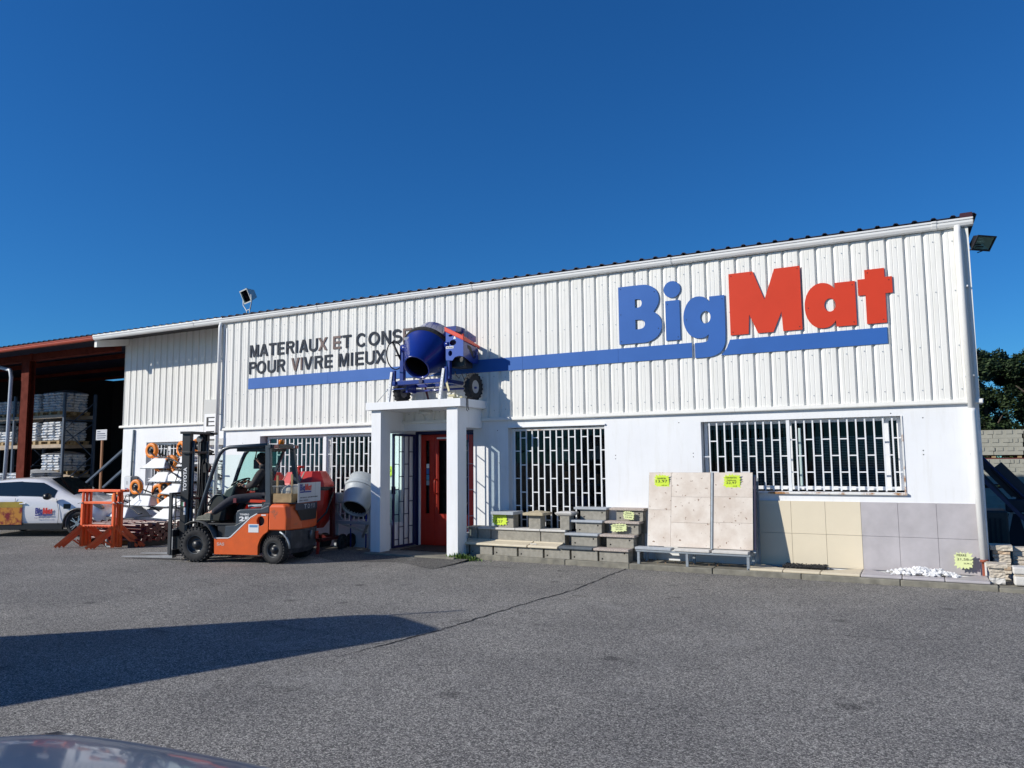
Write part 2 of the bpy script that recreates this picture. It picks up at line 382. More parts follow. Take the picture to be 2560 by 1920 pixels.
G = -0.13      # yard level
# ================================================================== SETTING
g = MB(); g.add([(-300,-300,G),(300,-300,G),(300,300,G),(-300,300,G)], [(0,1,2,3)])
ground = obj('ground', g, asph, kind='structure')
# apron of older tar in front of the porch, rising a little to the threshold
a = MB(); nx, ny = 12, 4
for i in range(nx+1):
    for j in range(ny+1):
        x = -11.6+i*(3.75/nx); y = -1.75+j*(1.30/ny)+random.uniform(-.02, .02)*(0 < j < ny)
        if j == 0: y += .22*math.sin(i*.9)-.12*(i > 8)
        a.v.append((x, y, G+.004+(.055*(j/ny)**1.2)))
for i in range(nx):
    for j in range(ny):
        k = i*(ny+1)+j; a.f.append((k, k+ny+1, k+ny+2, k+1)); a.sm.append(True)
obj('tar_patch', a, asph2, ground)
# long crack across the yard
def crack(pts, w, parent):
    mb = MB(); P = []
    for (x0, y0), (x1, y1) in zip(pts, pts[1:]):
        n = max(2, int(math.hypot(x1-x0, y1-y0)/.09))
        for i in range(n): P.append((x0+(x1-x0)*i/n+random.uniform(-.018, .018), y0+(y1-y0)*i/n+random.uniform(-.02, .02)))
    for i, (x, y) in enumerate(P):
        ww = w*random.uniform(.35, 1.3)*min(1, (len(P)-i)/12+.15)
        x2, y2 = P[min(i+1, len(P)-1)]; x1, y1 = P[max(i-1, 0)]
        dx, dy = x2-x1, y2-y1; d = math.hypot(dx, dy) or 1
        mb.v += [(x-dy/d*ww/2, y+dx/d*ww/2, G+.004), (x+dy/d*ww/2, y-dx/d*ww/2, G+.004)]
    for i in range(len(P)-1): mb.f.append((2*i, 2*i+1, 2*i+3, 2*i+2)); mb.sm.append(False)
    return obj('crack', mb, mat('crack_tar', (.012, .012, .013), .9), parent)
crack([(-5.0,-.72),(-4.99,-1.6),(-4.95,-2.9),(-5.04,-3.6),(-5.12,-4.3),(-5.16,-4.9),(-5.24,-5.8),(-5.34,-6.45),(-5.5,-7.3)], .026, ground)
crack([(-5.34,-6.45),(-6.2,-7.4),(-6.5,-8.2)], .010, ground)
crack([(-3.2,-4.9),(-2.0,-4.3),(-1.0,-4.2),(.2,-3.6)], .008, ground)
crack([(-3.3,-2.6),(-2.8,-2.2)], .009, ground)
# small dark dashes (tyre scars)
sc = MB()
for i in range(16):
    x = random.uniform(-6.8, -2.5); y = random.uniform(-3.6, -1.3); l_ = random.uniform(.05, .2)
    sc.add([(x,y,G+.004),(x+l_,y+.01,G+.004),(x+l_,y+.028,G+.004),(x,y+.02,G+.004)], [(0,1,2,3)])
obj('tyre_scar', sc, MT['crack_tar'], ground)
# concrete base along the wall, with its broken kerb face
KY = -.68
segs = [-8.02,-7.2,-6.1,-4.95,-3.6,-2.3,-1.0,.16,.98,2.1,3.4]
base = thing('kerb', None, None, kind='structure')
for i in range(len(segs)-1):
    x0, x1 = segs[i]+.004, segs[i+1]-.004
    dx = random.uniform(-.012, .012); top = -.04+(-.02 if segs[i] >= .16 else 0)-.012*max(0, (x0+8)/8)
    mb = MB(); n = 10; pts = [(x0, .3)]+[(x0+(x1-x0)*k/n, KY+dx+random.uniform(-.009, .009)) for k in range(n+1)]+[(x1, .3)]
    mb.prism(pts, G-.1, top, 'z')
    obj('kerb_stone', mb, concrete, base, .012)
# loose chippings along the kerb
cs = MB()
for i in range(150):
    x = random.uniform(-8, 3); y = KY-.03-abs(random.gauss(0, .07)); q = random.uniform(.003, .010)
    cs.add([(x-q,y-q,G),(x+q,y-q*.7,G),(x+q*.8,y+q,G),(x-q*.9,y+q*.8,G),(x,y,G+q*1.3)], [(0,1,4),(1,2,4),(2,3,4),(3,0,4)])
obj('kerb_chippings', cs, concrete, kind='stuff')

# ================================================================== STORE BUILDING
store = thing('store_building', 'long white building materials store with ribbed white cladding above rendered walls', 'building', (0,0,0))
XL, XR = -15.25, .117
w = wall_grid(XL, XR, G-.05, 2.40, [(-7.55,-5.60,.30,2.26), (-3.88,-.885,1.12,2.26), (-14.05,-10.62,.38,2.25), (-9.98,-8.32,-.3,2.26)], 0, .26)
wall = obj('wall', w, white, store)
bx('upper_wall', dark, store, XL+.01, XR-.01, .05, .26, 2.402, 4.95)
obj('side_wall', MB().box(XR-.25, XR-.001, .262, 5.0, G-.05, 4.95), white, store)
bx('back_wall', white, store, -20.14, XR-.26, 4.8, 5.0, G-.05, 5.2)
bx('return_wall', white, store, XL-.0, XL+.24, .262, 1.2, G-.05, 4.95)
# corrugated sheets
def ribbed(x0, n, z0, z1, lead=0, tail=.25, depth=.035, y=0.0):
    pr = [(x0-lead, -depth)] if lead else []
    for k in range(n):
        g0 = x0+.25*k
        pr += [(g0-.012,-depth),(g0+.008,0),(g0+.019,0),(g0+.055,-depth)]
        for q in (.098, .165):
            if g0+q+.01 < x0+.25*(n-1)+tail: pr += [(g0+q-.007,-depth),(g0+q,-depth+.0045),(g0+q+.007,-depth)]
    pr.append((x0+.25*(n-1)+tail-.0125, -depth))
    mb = MB(); vs = [(p[0], y+p[1], z0) for p in pr]+[(p[0], y+p[1], z1) for p in pr]; m = len(pr)
    mb.add(vs, [(i, i+1, m+i+1, m+i) for i in range(m-1)])
    return mb
sheet = ribbed(-.0, 4, 2.468, 4.975).mesh('cladding_sheet'); sheet.materials.append(clad)
for k in range(15): obj('cladding_sheet', sheet, clad, store, loc=(-15.22+k, 0, 0))
obj('cladding_sheet', ribbed(-.22, 1, 2.468, 4.975, tail=.345), clad, store)
bx('corner_trim', clad, store, XR-.03, XR+.012, -.052, .03, 2.41, 4.975)
bx('corner_trim', clad, store, XL-.05, XL+.018, -.052, .03, 2.41, 4.975)
# screw heads
sw = MB()
for k in range(62):
    for z in (2.62, 3.25, 4.05, 4.8):
        x = -15.1+.25*k+.02
        if x < .05: sw.lathe([(.0085, 0), (.0085, -.006)], (x, -.0355, z+random.uniform(-.02, .02)), (0, 1, 0), 6, False)
obj('screw_heads', sw, galv, store, kind='stuff')
# drip flashing in lengths
for x0, x1 in ((-15.3,-12.3),(-12.3,-9.3),(-9.3,-6.3),(-6.3,-3.3),(-3.3,XR+.045)):
    mb = MB().prism([(-.001, 2.40), (-.06, 2.405), (-.066, 2.418), (-.060, 2.462), (-.001, 2.474)], x0+.0015, x1-.0015, 'x')
    obj('flashing', mb, clad, store)
bx('flashing_end', clad, store, XR+.013, XR+.055, -.05, .30, 2.405, 2.465)

# set-back wing
wing_y = .97
w = wall_grid(-20.37, XL, G-.05, 2.65, [(-19.36,-17.93,1.05,2.22)], wing_y, wing_y+.26)
obj('wing_wall', w, white, store)
bx('wing_upper_wall', dark, store, -20.28, XL, wing_y+.04, wing_y+.26, 2.652, 5.28)
wsheet = ribbed(0, 4, 2.705, 5.30).mesh('wing_cladding_sheet'); wsheet.materials.append(clad)
for k in range(5): obj('wing_cladding_sheet', wsheet, clad, store, loc=(-20.11+k, wing_y, 0))
obj('wing_cladding_sheet', ribbed(-20.36, 1, 2.705, 5.30, y=wing_y), clad, store)
obj('wing_flashing', MB().prism([(wing_y-.001,2.64),(wing_y-.06,2.645),(wing_y-.065,2.66),(wing_y-.06,2.70),(wing_y-.001,2.71)], -20.48, -16.6, 'x'), clad, store)
bx('wing_side_wall', white, store, -20.371, -20.15, wing_y+.262, 13.8, G-.05, 5.0)
obj('eaves_bracket', MB().prism([(-.03,4.80),(-.03,4.985),(wing_y-.04,5.15),(wing_y-.04,4.965)], -20.31, -20.20, 'x'), clad, store, .004)
bx('eaves_beam', clad, store, XL-.05, XR-.02, -.02, .03, 4.982, 5.130); bx('eaves_board', clad, store, -20.3, XL-.06, -.10, -.09, 5.0, 5.131)
bx('wing_soffit', mat('soffit', (.06,.06,.06), .8), store, -20.28, XL-.06, .035, wing_y-.01, 5.147, 5.165)

# roof sheets: ribs run up the slope
def roof(x0, x1, y0, y1, z0, sl):
    pr = []; x = x0
    while x < x1:
        pr += [(x, 0), (x+.155, 0), (x+.178, .029), (x+.216, .029), (x+.245, 0)]; x += .25
    pr.append((min(x, x1+.1), 0)); m = len(pr)
    mb = MB(); vs = []
    for y in (y0, y1): vs += [(p[0], y, z0+(y-y0)*sl+p[1]) for p in pr]
    vs += [(p[0], y0, z0+p[1]-.008) for p in pr]+[(p[0], y1, z0+(y1-y0)*sl+p[1]-.008) for p in pr]
    fs = [(i, i+1, m+i+1, m+i) for i in range(m-1)]+[(2*m+i, 3*m+i, 3*m+i+1, 2*m+i+1) for i in range(m-1)]+[(i, 2*m+i, 2*m+i+1, i+1) for i in range(m-1)]
    return mb.add(vs, fs)
obj('roof', roof(-20.25, XR+.02, -.105, 5.2, 5.133, .085), roofm, store)
obj('verge_flashing', MB().prism([(-.11,5.10),(-.11,5.175),(5.2,5.63),(5.2,5.55)], XR-.08, XR+.075, 'x'), mat('verge_maroon', (.05,.012,.02), .5), store)
GP = [(-.004,5.02),(-.004,5.00),(-.03,4.985),(-.07,4.98),(-.105,4.995),(-.125,5.03),(-.128,5.062),(-.142,5.07),(-.145,5.088),(-.134,5.098),(-.122,5.092),(-.118,5.05),(-.10,5.01),(-.07,4.992),(-.03,4.996)]
def gutter_run(x0, x1, m, parent, name):
    x = x0; 
    while x < x1-.01:
        e = min(x+4, x1); obj(name, MB().prism(GP, x+.002, e-.002, 'x', smooth=False), m, parent); x = e
gutter_run(-20.25, XR+.07, pvc, store, 'gutter')
gc = MB()
for x in (-16.3, -12.3, -8.3, -4.3, -.3): gc.prism([(p[0]*1.04-.001, p[1]+(-.004 if p[1] < 5.03 else .002)) for p in GP[:10]], x-.03, x+.03, 'x')
obj('gutter_joint', gc, pvc, store)
obj('gutter_end', MB().prism(GP[:10], XR+.07, XR+.078, 'x'), pvc, store)
# downpipes
def downpipe(xt, xb, y, ztop, zmid, zb, rr, name='downpipe', foot=True):
    p = thing(name, None, None); p.parent = store
    xm = xt+(xb-xt)*.5
    obj('upper_pipe', MB().tube([(xt, -.08, ztop), (xt, y, ztop-.1), (xt+(xm-xt)*.2, y, ztop-.3), (xm, y, zmid)], rr, 16), pvc, p)
    obj('lower_pipe', MB().tube([(xm, y-.002, zmid+.03), (xm, y-.002, zmid-.02), (xb, y-.002, zb)], [rr*1.1, rr*1.12, rr*1.12], 16), pvc, p)
    cl = MB()
    for z in (ztop-.9, zmid+.5, zmid-.6): cl.box(xm-rr-.012, xm+rr+.012, y-.01, -.005, z-.012, z+.012)
    obj('pipe_clip', cl, pvc, p)
    if foot:
        obj('pipe_shoe', MB().tube([(xb, y-.002, zb), (xb+.003, y-.002, zb-.035)], [rr*1.2, rr*1.15], 14), terr, p)
        obj('pipe_stub', MB().box(xb-.03, xb-.0, y, y+.04, G+.08, zb-.03), terr, p)
    return p
downpipe(-.005, .045, -.095, 5.0, 2.3, .215, .046)
downpipe(-15.33, -15.36, -.11, 5.0, 2.3, -.1, .044, foot=False)
obj('trim_strip', MB().box(-15.20, -15.165, -.046, -.036, 2.5, 4.86), trimw, store)

# ---- windows: frame, bars, panes, blinds
def grille(x0, x1, z0, z1, rows_a, rows_b, par, y=.05, first=None, m=trimw, t=.022, start=0):
    mb = MB(); x = first if first else x0+.1; k = start; xs = []
    while x < x1-.01: xs.append(x); x += .1245
    for xx in xs: mb.box(xx-t/2, xx+t/2, y-t/2, y+t/2, z0, z1)
    edges = [x0-.0]+xs+[x1]
    for i in range(len(edges)-1):
        for z in (rows_a if (i+start) % 2 else rows_b):
            if z0 < z < z1: mb.box(edges[i]+(t/2 if i else 0), edges[i+1]-(t/2 if i < len(edges)-2 else 0), y-.009, y+.009, z-.009, z+.009)
    return obj('security_grille', mb, m, par)
def window(x0, x1, z0, z1, mull, par, y=.14, fr=.055):
    wn = thing('window', None, None, (0,0,0)); wn.parent = par
    mb = MB().box(x0, x1, y, y+.06, z1-fr, z1).box(x0, x1, y, y+.06, z0, z0+fr).box(x0, x0+fr, y+.001, y+.059, z0+fr, z1-fr).box(x1-fr, x1, y+.001, y+.059, z0+fr, z1-fr)
    for a_, b_ in mull: mb.box(a_, b_, y-.004, y+.064, z0+fr, z1-fr)
    obj('window_frame', mb, trimw, wn)
    obj('pane', MB().box(x0+fr, x1-fr, y+.028, y+.033, z0+fr, z1-fr), darkg, wn)
    return wn
def blind(x0, x1, z0, z1, par, y=.215, m=blindm, p=.0255):
    mb = MB(); z = z0
    while z < z1: mb.add([(x0,y,z),(x1,y,z),(x1,y+.006,z+.011),(x0,y+.006,z+.011)], [(0,1,2,3)]); z += p
    for xx in (x0+.12, (x0+x1)/2, x1-.12): mb.box(xx-.003, xx+.003, y-.003, y, z0, z1)
    return obj('venetian_blind', mb, m, par)
wr = window(-3.86, -.90, 1.15, 2.255, [(-2.535,-2.46),(-1.13,-1.06)], store)
grille(-3.86, -.90, 1.135, 2.25, [1.935, 1.425], [1.68, 1.19], wr, first=-3.75, start=0)
bx('grille_post', trimw, wr, -2.525, -2.475, .02, .07, 1.13, 2.255)
blind(-3.4, -2.55, 1.2, 1.98, wr); blind(-2.44, -2.36, 1.2, 1.98, wr); blind(-2.18, -1.14, 1.2, 1.98, wr); blind(-1.05, -.95, 1.2, 1.98, wr)
bx('blind_box', mat('blind_box', (.14,.145,.15), .6), wr, -3.8, -2.56, .222, .25, 2.13, 2.2)
bx('open_sash', mat('sash_pale', (.45,.56,.54), .4), wr, -2.36, -2.32, .12, .137, 1.21, 2.12)
obj('sill', MB().box(-3.92, -.86, -.045, .135, 1.085, 1.118), rusty, wr, .004)
bx('sill_angle', rusty, wr, -.895, -.872, -.012, .02, 1.12, 2.26)
wm = window(-7.55, -5.60, .30, 2.25, [], store)
grille(-7.5, -5.60, .31, 2.2, [2.065, 1.56, 1.055, .55], [1.82, 1.31, .805], wm, first=-7.435, start=1)
bx('lintel_rail', rusty, wm, -7.5, -5.61, .03, .075, 2.202, 2.225)
wl = window(-13.95, -10.62, .38, 2.24, [(-12.15,-12.05)], store)
grille(-13.8, -10.63, .41, 2.17, [1.815, 1.305, .80], [2.065, 1.555, 1.05, .55], wl, first=-13.545, start=0)
bx('grille_post', trimw, wl, -12.15, -12.07, .01, .035, .41, 2.2)
blind(-13.85, -12.17, .45, 2.1, wl, m=blindg); bx('blind_box', MT['blind_box'], wl, -13.9, -12.2, .2, .24, 2.12, 2.19)
ws = window(-19.35, -17.94, 1.06, 2.21, [(-18.68,-18.60)], store, y=wing_y+.16)
grille(-19.3, -17.94, 1.1, 2.14, [2.04, 1.24], [2.04, 1.24], ws, y=wing_y+.05, first=-19.17)
bx('hood_strip', trimw, store, -13.98, -10.62, -.03, -.002, 2.252, 2.275); bx('hood_strip', trimw, store, -7.57, -5.58, -.03, -.002, 2.262, 2.284)

# interior seen through the panes
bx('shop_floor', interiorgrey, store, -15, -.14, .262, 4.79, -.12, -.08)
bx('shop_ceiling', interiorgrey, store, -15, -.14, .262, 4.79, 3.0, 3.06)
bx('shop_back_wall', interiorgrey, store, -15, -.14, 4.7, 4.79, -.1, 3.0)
it = thing('shelf_unit', 'dim shop shelving with red and white goods behind the floor length window', 'shelf', (-6.3, 2.2, -.08))
bx('shelf_frame', mat('shelf_grey', (.07,.075,.09), .6), it, -1.3, -1.26, -.3, .3, 0, 2.0); bx('shelf_frame', MT['shelf_grey'], it, 1.26, 1.3, -.3, .3, 0, 2.0)
for k in range(4): bx('shelf', MT['shelf_grey'], it, -1.255, 1.255, -.3, .3, .2+.5*k, .23+.5*k)
for k in range(26):
    x = -1.15+(k % 13)*.18; z = .231+.5*((k*7) % 4); c_ = [(.35,.03,.03),(.45,.45,.48),(.35,.10,.02),(.05,.08,.2)][k % 4]
    bx('goods_box', mat('goods%d' % (k % 4), c_, .6), it, x, x+.14, -.28, -.1, z, z+random.uniform(.12, .3))

# ================================================================== WAREHOUSE (open shed on the left)
wh = thing('open_warehouse', 'open fronted warehouse with red oxide steel frame and red gutter left of the white store', 'warehouse', (0,0,0))
obj('roof', roof(-40.25, -20.26, -.105, 14.2, 5.133, .085), roofm, wh)
gutter_run(-40, -20.252, redpvc, wh, 'gutter')
obj('fascia', MB().box(-40, -20.27, -.003, .03, 4.985, 5.145), mat('dark_fascia', (.03,.02,.02), .8), wh)
bx('front_beam', rustbeam, wh, -40, -20.4, .66, .84, 4.80, 5.0); bx('beam_plate', rustbeam, wh, -24.46, -24.38, .62, .86, 4.79, 5.01)
for x, y, w_ in ((-24.72, .75, .4), (-32.5, .75, .4), (-24.3, 5.2, .4), (-32.5, 5.2, .4)):
    mb = MB().box(x-w_/2, x+w_/2, y-.1, y-.085, G, 4.8).box(x-w_/2, x+w_/2, y+.085, y+.1, G, 4.8).box(x-.01, x+.01, y-.084, y+.084, G, 4.8)
    obj('column', mb, rustbeam, wh)
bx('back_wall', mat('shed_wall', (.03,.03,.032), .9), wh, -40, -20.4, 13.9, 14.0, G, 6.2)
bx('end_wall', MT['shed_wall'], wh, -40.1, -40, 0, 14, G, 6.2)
for y in (4.0, 8.0, 12.0): bx('purlin', rustbeam, wh, -40, -20.4, y-.06, y+.06, 5.15+.085*y-.2, 5.15+.085*y-.06)
obj('brace', MB().bar((-23.0,1.5,.95), (-21.0,1.5,2.1), .06, .06).bar((-22.1,1.6,.95), (-21.0,1.6,1.6), .06), racksteel, wh)
dp = MB().tube([(-27.2,.55,4.95),(-26.2,.62,4.72),(-25.25,.5,4.55),(-25.14,.48,4.3),(-25.16,.48,2.4),(-25.25,.48,G)], .055, 12)
obj('downpipe', dp, mat('grey_pvc', (.42,.46,.52), .4), wh)
# rack + pallets of bags
def upright(x, y, z1=3.4): return MB().box(x-.045, x+.045, y-.035, y+.035, G, z1)
rack = thing('pallet_rack', 'tall blue steel pallet rack with pale beams inside the open warehouse', 'rack', (0,0,0))
for x in (-25.5, -28.35, -31.2):
    for y in (2.4, 3.45): obj('upright', upright(x, y, 4.0), racksteel, rack)
    mb = MB()
    for k in range(5): mb.bar((x, 2.44, .1+k*.75), (x, 3.41, .75+k*.75) if k % 2 else (x, 3.41, .1+k*.75), .03)
    for k in range(4): mb.bar((x, 2.44 if k % 2 else 3.41, .1+k*.9), (x, 3.41 if k % 2 else 2.44, 1.0+k*.9), .03)
    obj('lattice', mb, racksteel, rack)
for x0, x1 in ((-28.3,-25.55), (-31.15,-28.4)):
    for z in (2.19, 3.17):
        for y in (2.4, 3.45): bx('rack_beam', rackbeam, rack, x0, x1, y-.03, y+.03, z, z+.11)
def pallet_mesh():
    mb = MB()
    for y in (-.52, -.05, .42):
        mb.box(-.55, .55, y, y+.1, 0, .022)
        for x in (-.55, -.07, .41): mb.box(x, x+.14, y, y+.1, .0225, .1)
    for k in range(6): mb.box(-.55, .55, -.52+k*.19, -.40+k*.19, .1005, .122)
    return mb.mesh('pallet')
PAL = pallet_mesh(); PAL.materials.append(wood)
def bag_stack(n, seed, w=.52):
    rn = random.Random(seed); mb = MB()
    for k in range(n):
        z = .124+k*.092
        for i in range(3):
            for j in range(2):
                cx = -.345+i*.345+rn.uniform(-.02, .02); cy = -.24+j*.48+rn.uniform(-.03, .03); hx, hy, hz = .17, .235, .045
                vs = []
                for zz, s_ in ((-hz, .86), (-hz*.2, 1.03), (hz*.5, 1.0), (hz, .8)):
                    for (qx, qy) in ((-1,-.75),(-.75,-1),(.75,-1),(1,-.75),(1,.75),(.75,1),(-.75,1),(-1,.75)):
                        vs.append((cx+qx*hx*s_, cy+qy*hy*s_, z+hz+zz+rn.uniform(-.004, .004)))
                fs = [tuple(a_*8+b_ for b_ in (k2, (k2+1) % 8))+tuple((a_+1)*8+b_ for b_ in ((k2+1) % 8, k2)) for a_ in range(3) for k2 in range(8)]
                fs += [tuple(range(24, 32)), tuple(range(8))[::-1]]
                mb.add(vs, fs, False)
    return mb.mesh('bags')
spots = [(-26.35,2.95,3.28,7,'stack of pale sacks, upper rack level nearest the end upright'), (-27.6,2.95,3.28,7,'stack of pale sacks on the upper rack level, partly behind the red column'),
 (-26.35,2.95,2.30,7,'sunlit white sacks on the middle rack level nearest the end upright'), (-27.62,2.95,2.30,7,'sunlit white sacks on the middle rack level behind the red column'),
 (-26.3,2.95,1.30,6,'wrapped white sacks on the lower rack level with a domed top'), (-29.1,2.95,3.28,5,'low stack of sacks on the upper level left of the grey downpipe'),
 (-29.1,2.95,2.30,4,'low white sacks on an orange pallet left of the grey downpipe'), (-25.7,1.75,G,15,'floor stack of printed sacks behind the white car, nearest the end upright'),
 (-26.8,1.8,G,15,'floor stack of printed sacks behind the red column'), (-28.9,1.9,G,9,'floor stack of blue and white bags left of the grey downpipe'), (-30.4,2.95,2.30,7,'sacks on the rack at the far left of the warehouse')]
for i, (x, y, z, n_, lb) in enumerate(spots):
    t = thing('pallet_of_sacks', lb, 'pallet of sacks', (x, y, z), random.uniform(-.03, .03), 'pallets of cement sacks in the warehouse')
    obj('pallet', PAL, wood, t); obj('sacks', bag_stack(n_, i), bagm, t, kind='stuff')
    if i in (0, 4, 7): obj('wrap_top', MB().add([(-.5,-.48,n_*.092+.13),(.5,-.48,n_*.092+.13),(.5,.48,n_*.092+.13),(-.5,.48,n_*.092+.13),(-.1,0,n_*.092+.25),(.25,.1,n_*.092+.22)], [(0,1,5,4),(1,2,5),(2,3,4,5),(3,0,4)], True), film, t)
bx('floor_beam', rackbeam, rack, -28.3, -25.55, 2.37, 2.43, 1.19, 1.29); bx('floor_beam', rackbeam, rack, -28.3, -25.55, 3.42, 3.48, 1.19, 1.29)
# notice on a post, crate of offcuts
nb = thing('notice_board', 'small white notice with blue lines on a thin brown post in the dark warehouse', 'sign', (-22.75,1.9,G))
bx('post', mat('brown_post', (.30,.14,.07), .7), nb, -.03, .03, .012, .06, 0, 2.6); bx('board', mat('notice_white', (.5,.52,.56), .6), nb, -.26, .26, 0, .01, 2.5, 2.82)
lm = MB()
for k, (a_, b_) in enumerate(((-.2,-.05),(-.2,.18),(-.2,.22),(-.2,.2))): lm.box(a_, b_, -.004, -.001, 2.75-k*.065, 2.77-k*.065)
obj('notice_print', lm, navy, nb)
sk = thing('scrap_skip', 'black bin full of blue and white plastic sheeting behind the white car', 'skip', (-23.9,1.3,G))
obj('bin', MB().box(-.9,.9,-.5,.5,0,1.0), blacks, sk, .02)
for nm, m_, cx, s_ in (('plastic_sheet', mat('blue_sheet', (.02,.18,.55), .35), -.35, .3), ('plastic_sheet', film, .1, .33), ('plastic_sheet', mat('grey_sheet', (.2,.2,.22), .5), .55, .32)):
    mb = MB(); rn = random.Random(int(cx*100)+50)
    pts = [(cx+math.cos(a_*.7)*s_*rn.uniform(.7, 1), math.sin(a_*.7)*.35*rn.uniform(.8, 1), 1.0) for a_ in range(9)]
    mb.add(pts+[(cx+rn.uniform(-.1,.1), 0, 1.2), (cx+.15, .1, 1.13)], [(i, (i+1) % 9, 9 if i < 5 else 10) for i in range(9)]+[(5, 10, 9), (0, 9, 10)])
    obj(nm, mb, m_, sk)
fl = thing('parts_rack', 'white tubular barrier rails standing behind the car nose', 'rail', (-20.95,1.25,G))
for z in (.35, .62, .9): obj('rail', MB().tube([(-.9,0,z),(.9,0,z)], .025, 8), trimw, fl)
for x in (-.7, .7): obj('rail_post', MB().tube([(x,.04,0),(x,.04,1.0)], .025, 8), trimw, fl)
# ================================================================== ENTRANCE PORCH
po = thing('entrance_porch', 'white flat roofed entrance porch with square piers and a recessed red double door', 'porch', (0,0,0))
bx('porch_roof', white, po, -10.19, -8.0, -.98, -.002, 2.642, 2.79, .006)
bx('porch_beam', white, po, -8.34, -8.112, -.60, -.003, 2.27, 2.640)
bx('pier', white, po, -8.35, -8.11, -.905, -.60, G, 2.640, .004)
bx('pier', white, po, -10.1, -9.87, -.905, -.60, G, 2.640, .004)
bx('side_wall', white, po, -10.09, -9.98, -.598, -.003, G, .39); bx('porch_beam', white, po, -10.09, -9.98, -.598, -.003, 2.25, 2.638)
bx('side_wall', white, po, -8.34, -8.22, -.598, -.003, G, .30)
for xa, xb in ((-10.07, -10.0),):
    fm = MB().box(xa, xb, -.56, -.05, .392, .43).box(xa, xb, -.56, -.05, 2.21, 2.248).box(xa, xb, -.597, -.56, .392, 2.248).box(xa, xb, -.05, -.006, .392, 2.248)
    wn = obj('side_window', fm, trimw, po); bx('pane', clearg, wn, -10.04, -10.034, -.56, -.05, .43, 2.21)
bx('lintel', white, po, -9.979, -8.321, .27, .60, 2.262, 2.64)
bx('recess_wall', white, po, -10.1, -9.981, .262, .60, G, 2.64); bx('recess_wall', white, po, -8.319, -8.2, .262, .60, G, 2.64)
bx('threshold', concrete, po, -10.12, -8.1, -1.06, .40, G, -.075, .01)
mat_ = bx('doormat', mat('doormat_brown', (.05,.032,.025), .95, var=.4, vscale=60, bump=.5, bscale=300), None, -9.75, -8.45, -.42, .36, -.0745, -.06)
tag(mat_, 'dark brown doormat in front of the red entrance door', 'doormat')
DY = .44
df = MB().box(-9.978, -9.90, DY-.04, DY+.06, -.07, 2.26).box(-8.40, -8.322, DY-.04, DY+.06, -.07, 2.26).box(-9.90, -8.40, DY-.04, DY+.06, 2.20, 2.26)
obj('door_frame', df, navy, po)
bx('frame_strip', trimw, po, -9.898, -9.868, DY-.035, DY+.02, -.07, 2.198)
def leaf(x0, x1, stile, hx, lab):
    d = thing('door', None, None); d.parent = po
    mb = MB().box(x0, x0+stile, DY, DY+.045, -.065, 2.19).box(x1-stile, x1, DY, DY+.045, -.065, 2.19).box(x0+stile, x1-stile, DY, DY+.045, 2.07, 2.19).box(x0+stile, x1-stile, DY, DY+.045, -.065, .57)
    obj('door_leaf', mb, redoor, d, .004)
    obj('moulding', MB().box(x0+stile-.012, x0+stile, DY-.008, DY-.0005, .56, 2.08).box(x1-stile, x1-stile+.012, DY-.008, DY-.0005, .56, 2.08).box(x0+stile, x1-stile, DY-.008, DY-.0005, .558, .57), redoor, d)
    bx('pane', darkg, d, x0+stile, x1-stile, DY+.02, DY+.026, .57, 2.07)
    if hx: obj('handle', MB().tube([(hx, DY-.002, .98), (hx, DY-.07, .98), (hx, DY-.085, 1.02), (hx, DY-.085, 1.23), (hx, DY-.07, 1.27), (hx, DY-.002, 1.27)], .014, 8), redoor, d)
    return d
d1 = leaf(-9.865, -9.53, .115, None, '')
d2 = leaf(-9.525, -8.60, .10, -9.47, '')
d3 = leaf(-8.595, -8.405, .05, None, '')
for k, (z0, z1, m_) in enumerate(((1.50,1.59,'white_ink'),(1.38,1.49,'sticker_blue'),(1.26,1.365,'sticker_teal'),(1.15,1.25,'sticker_grey'))):
    mat('sticker_blue', (.05,.16,.45), .5); mat('sticker_teal', (.10,.32,.50), .5); mat('sticker_grey', (.30,.38,.42), .5)
    bx('sticker', MT[m_], d1, -9.735, -9.665, DY+.012, DY+.014, z0, z1)
obj('door_closer', MB().box(-9.45, -8.9, DY-.03, DY-.002, 2.10, 2.13), trimw, d2)
# blue folded-back gates
def gate(x, y0, y1, lab):
    gt = thing('security_gate', lab, 'gate', group='dark blue barred gates of the porch')
    a_ = (x, y0, -.06); m = MB()
    m.box(x-.018, x+.018, y0, y0+.05, -.06, 2.2).box(x-.018, x+.018, y1-.05, y1, -.06, 2.2).box(x-.017, x+.017, y0+.05, y1-.05, 2.155, 2.2).box(x-.017, x+.017, y0+.05, y1-.05, -.06, -.015)
    obj('gate_frame', m, navy, gt)
    n = 4; st = (y1-y0-.1)/n
    for k in range(1, n): bx('gate_bar', navy, gt, x-.008, x+.008, y0+.05+st*k-.008, y0+.05+st*k+.008, -.014, 2.154)
    mb = MB()
    for k in range(n):
        for z in ([.34, .84, 1.34, 1.84] if k % 2 else [.1, .59, 1.09, 1.59]):
            mb.box(x-.006, x+.006, y0+.05+st*k+.01, y0+.05+st*(k+1)-.01, z-.008, z+.008)
    obj('gate_crossbars', mb, navy, gt, kind='stuff')
    bx('lock', navy, gt, x-.03, x+.03, y0+.0, y0+.06, 1.0, 1.15)
    return gt
gate(-9.945, -.42, .34, 'dark blue barred gate folded back against the left side of the porch')
gate(-8.37, -.55, .34, 'dark blue barred gate folded back behind the right porch pier')
sg = thing('porch_side_window', None, None); sg.parent = po
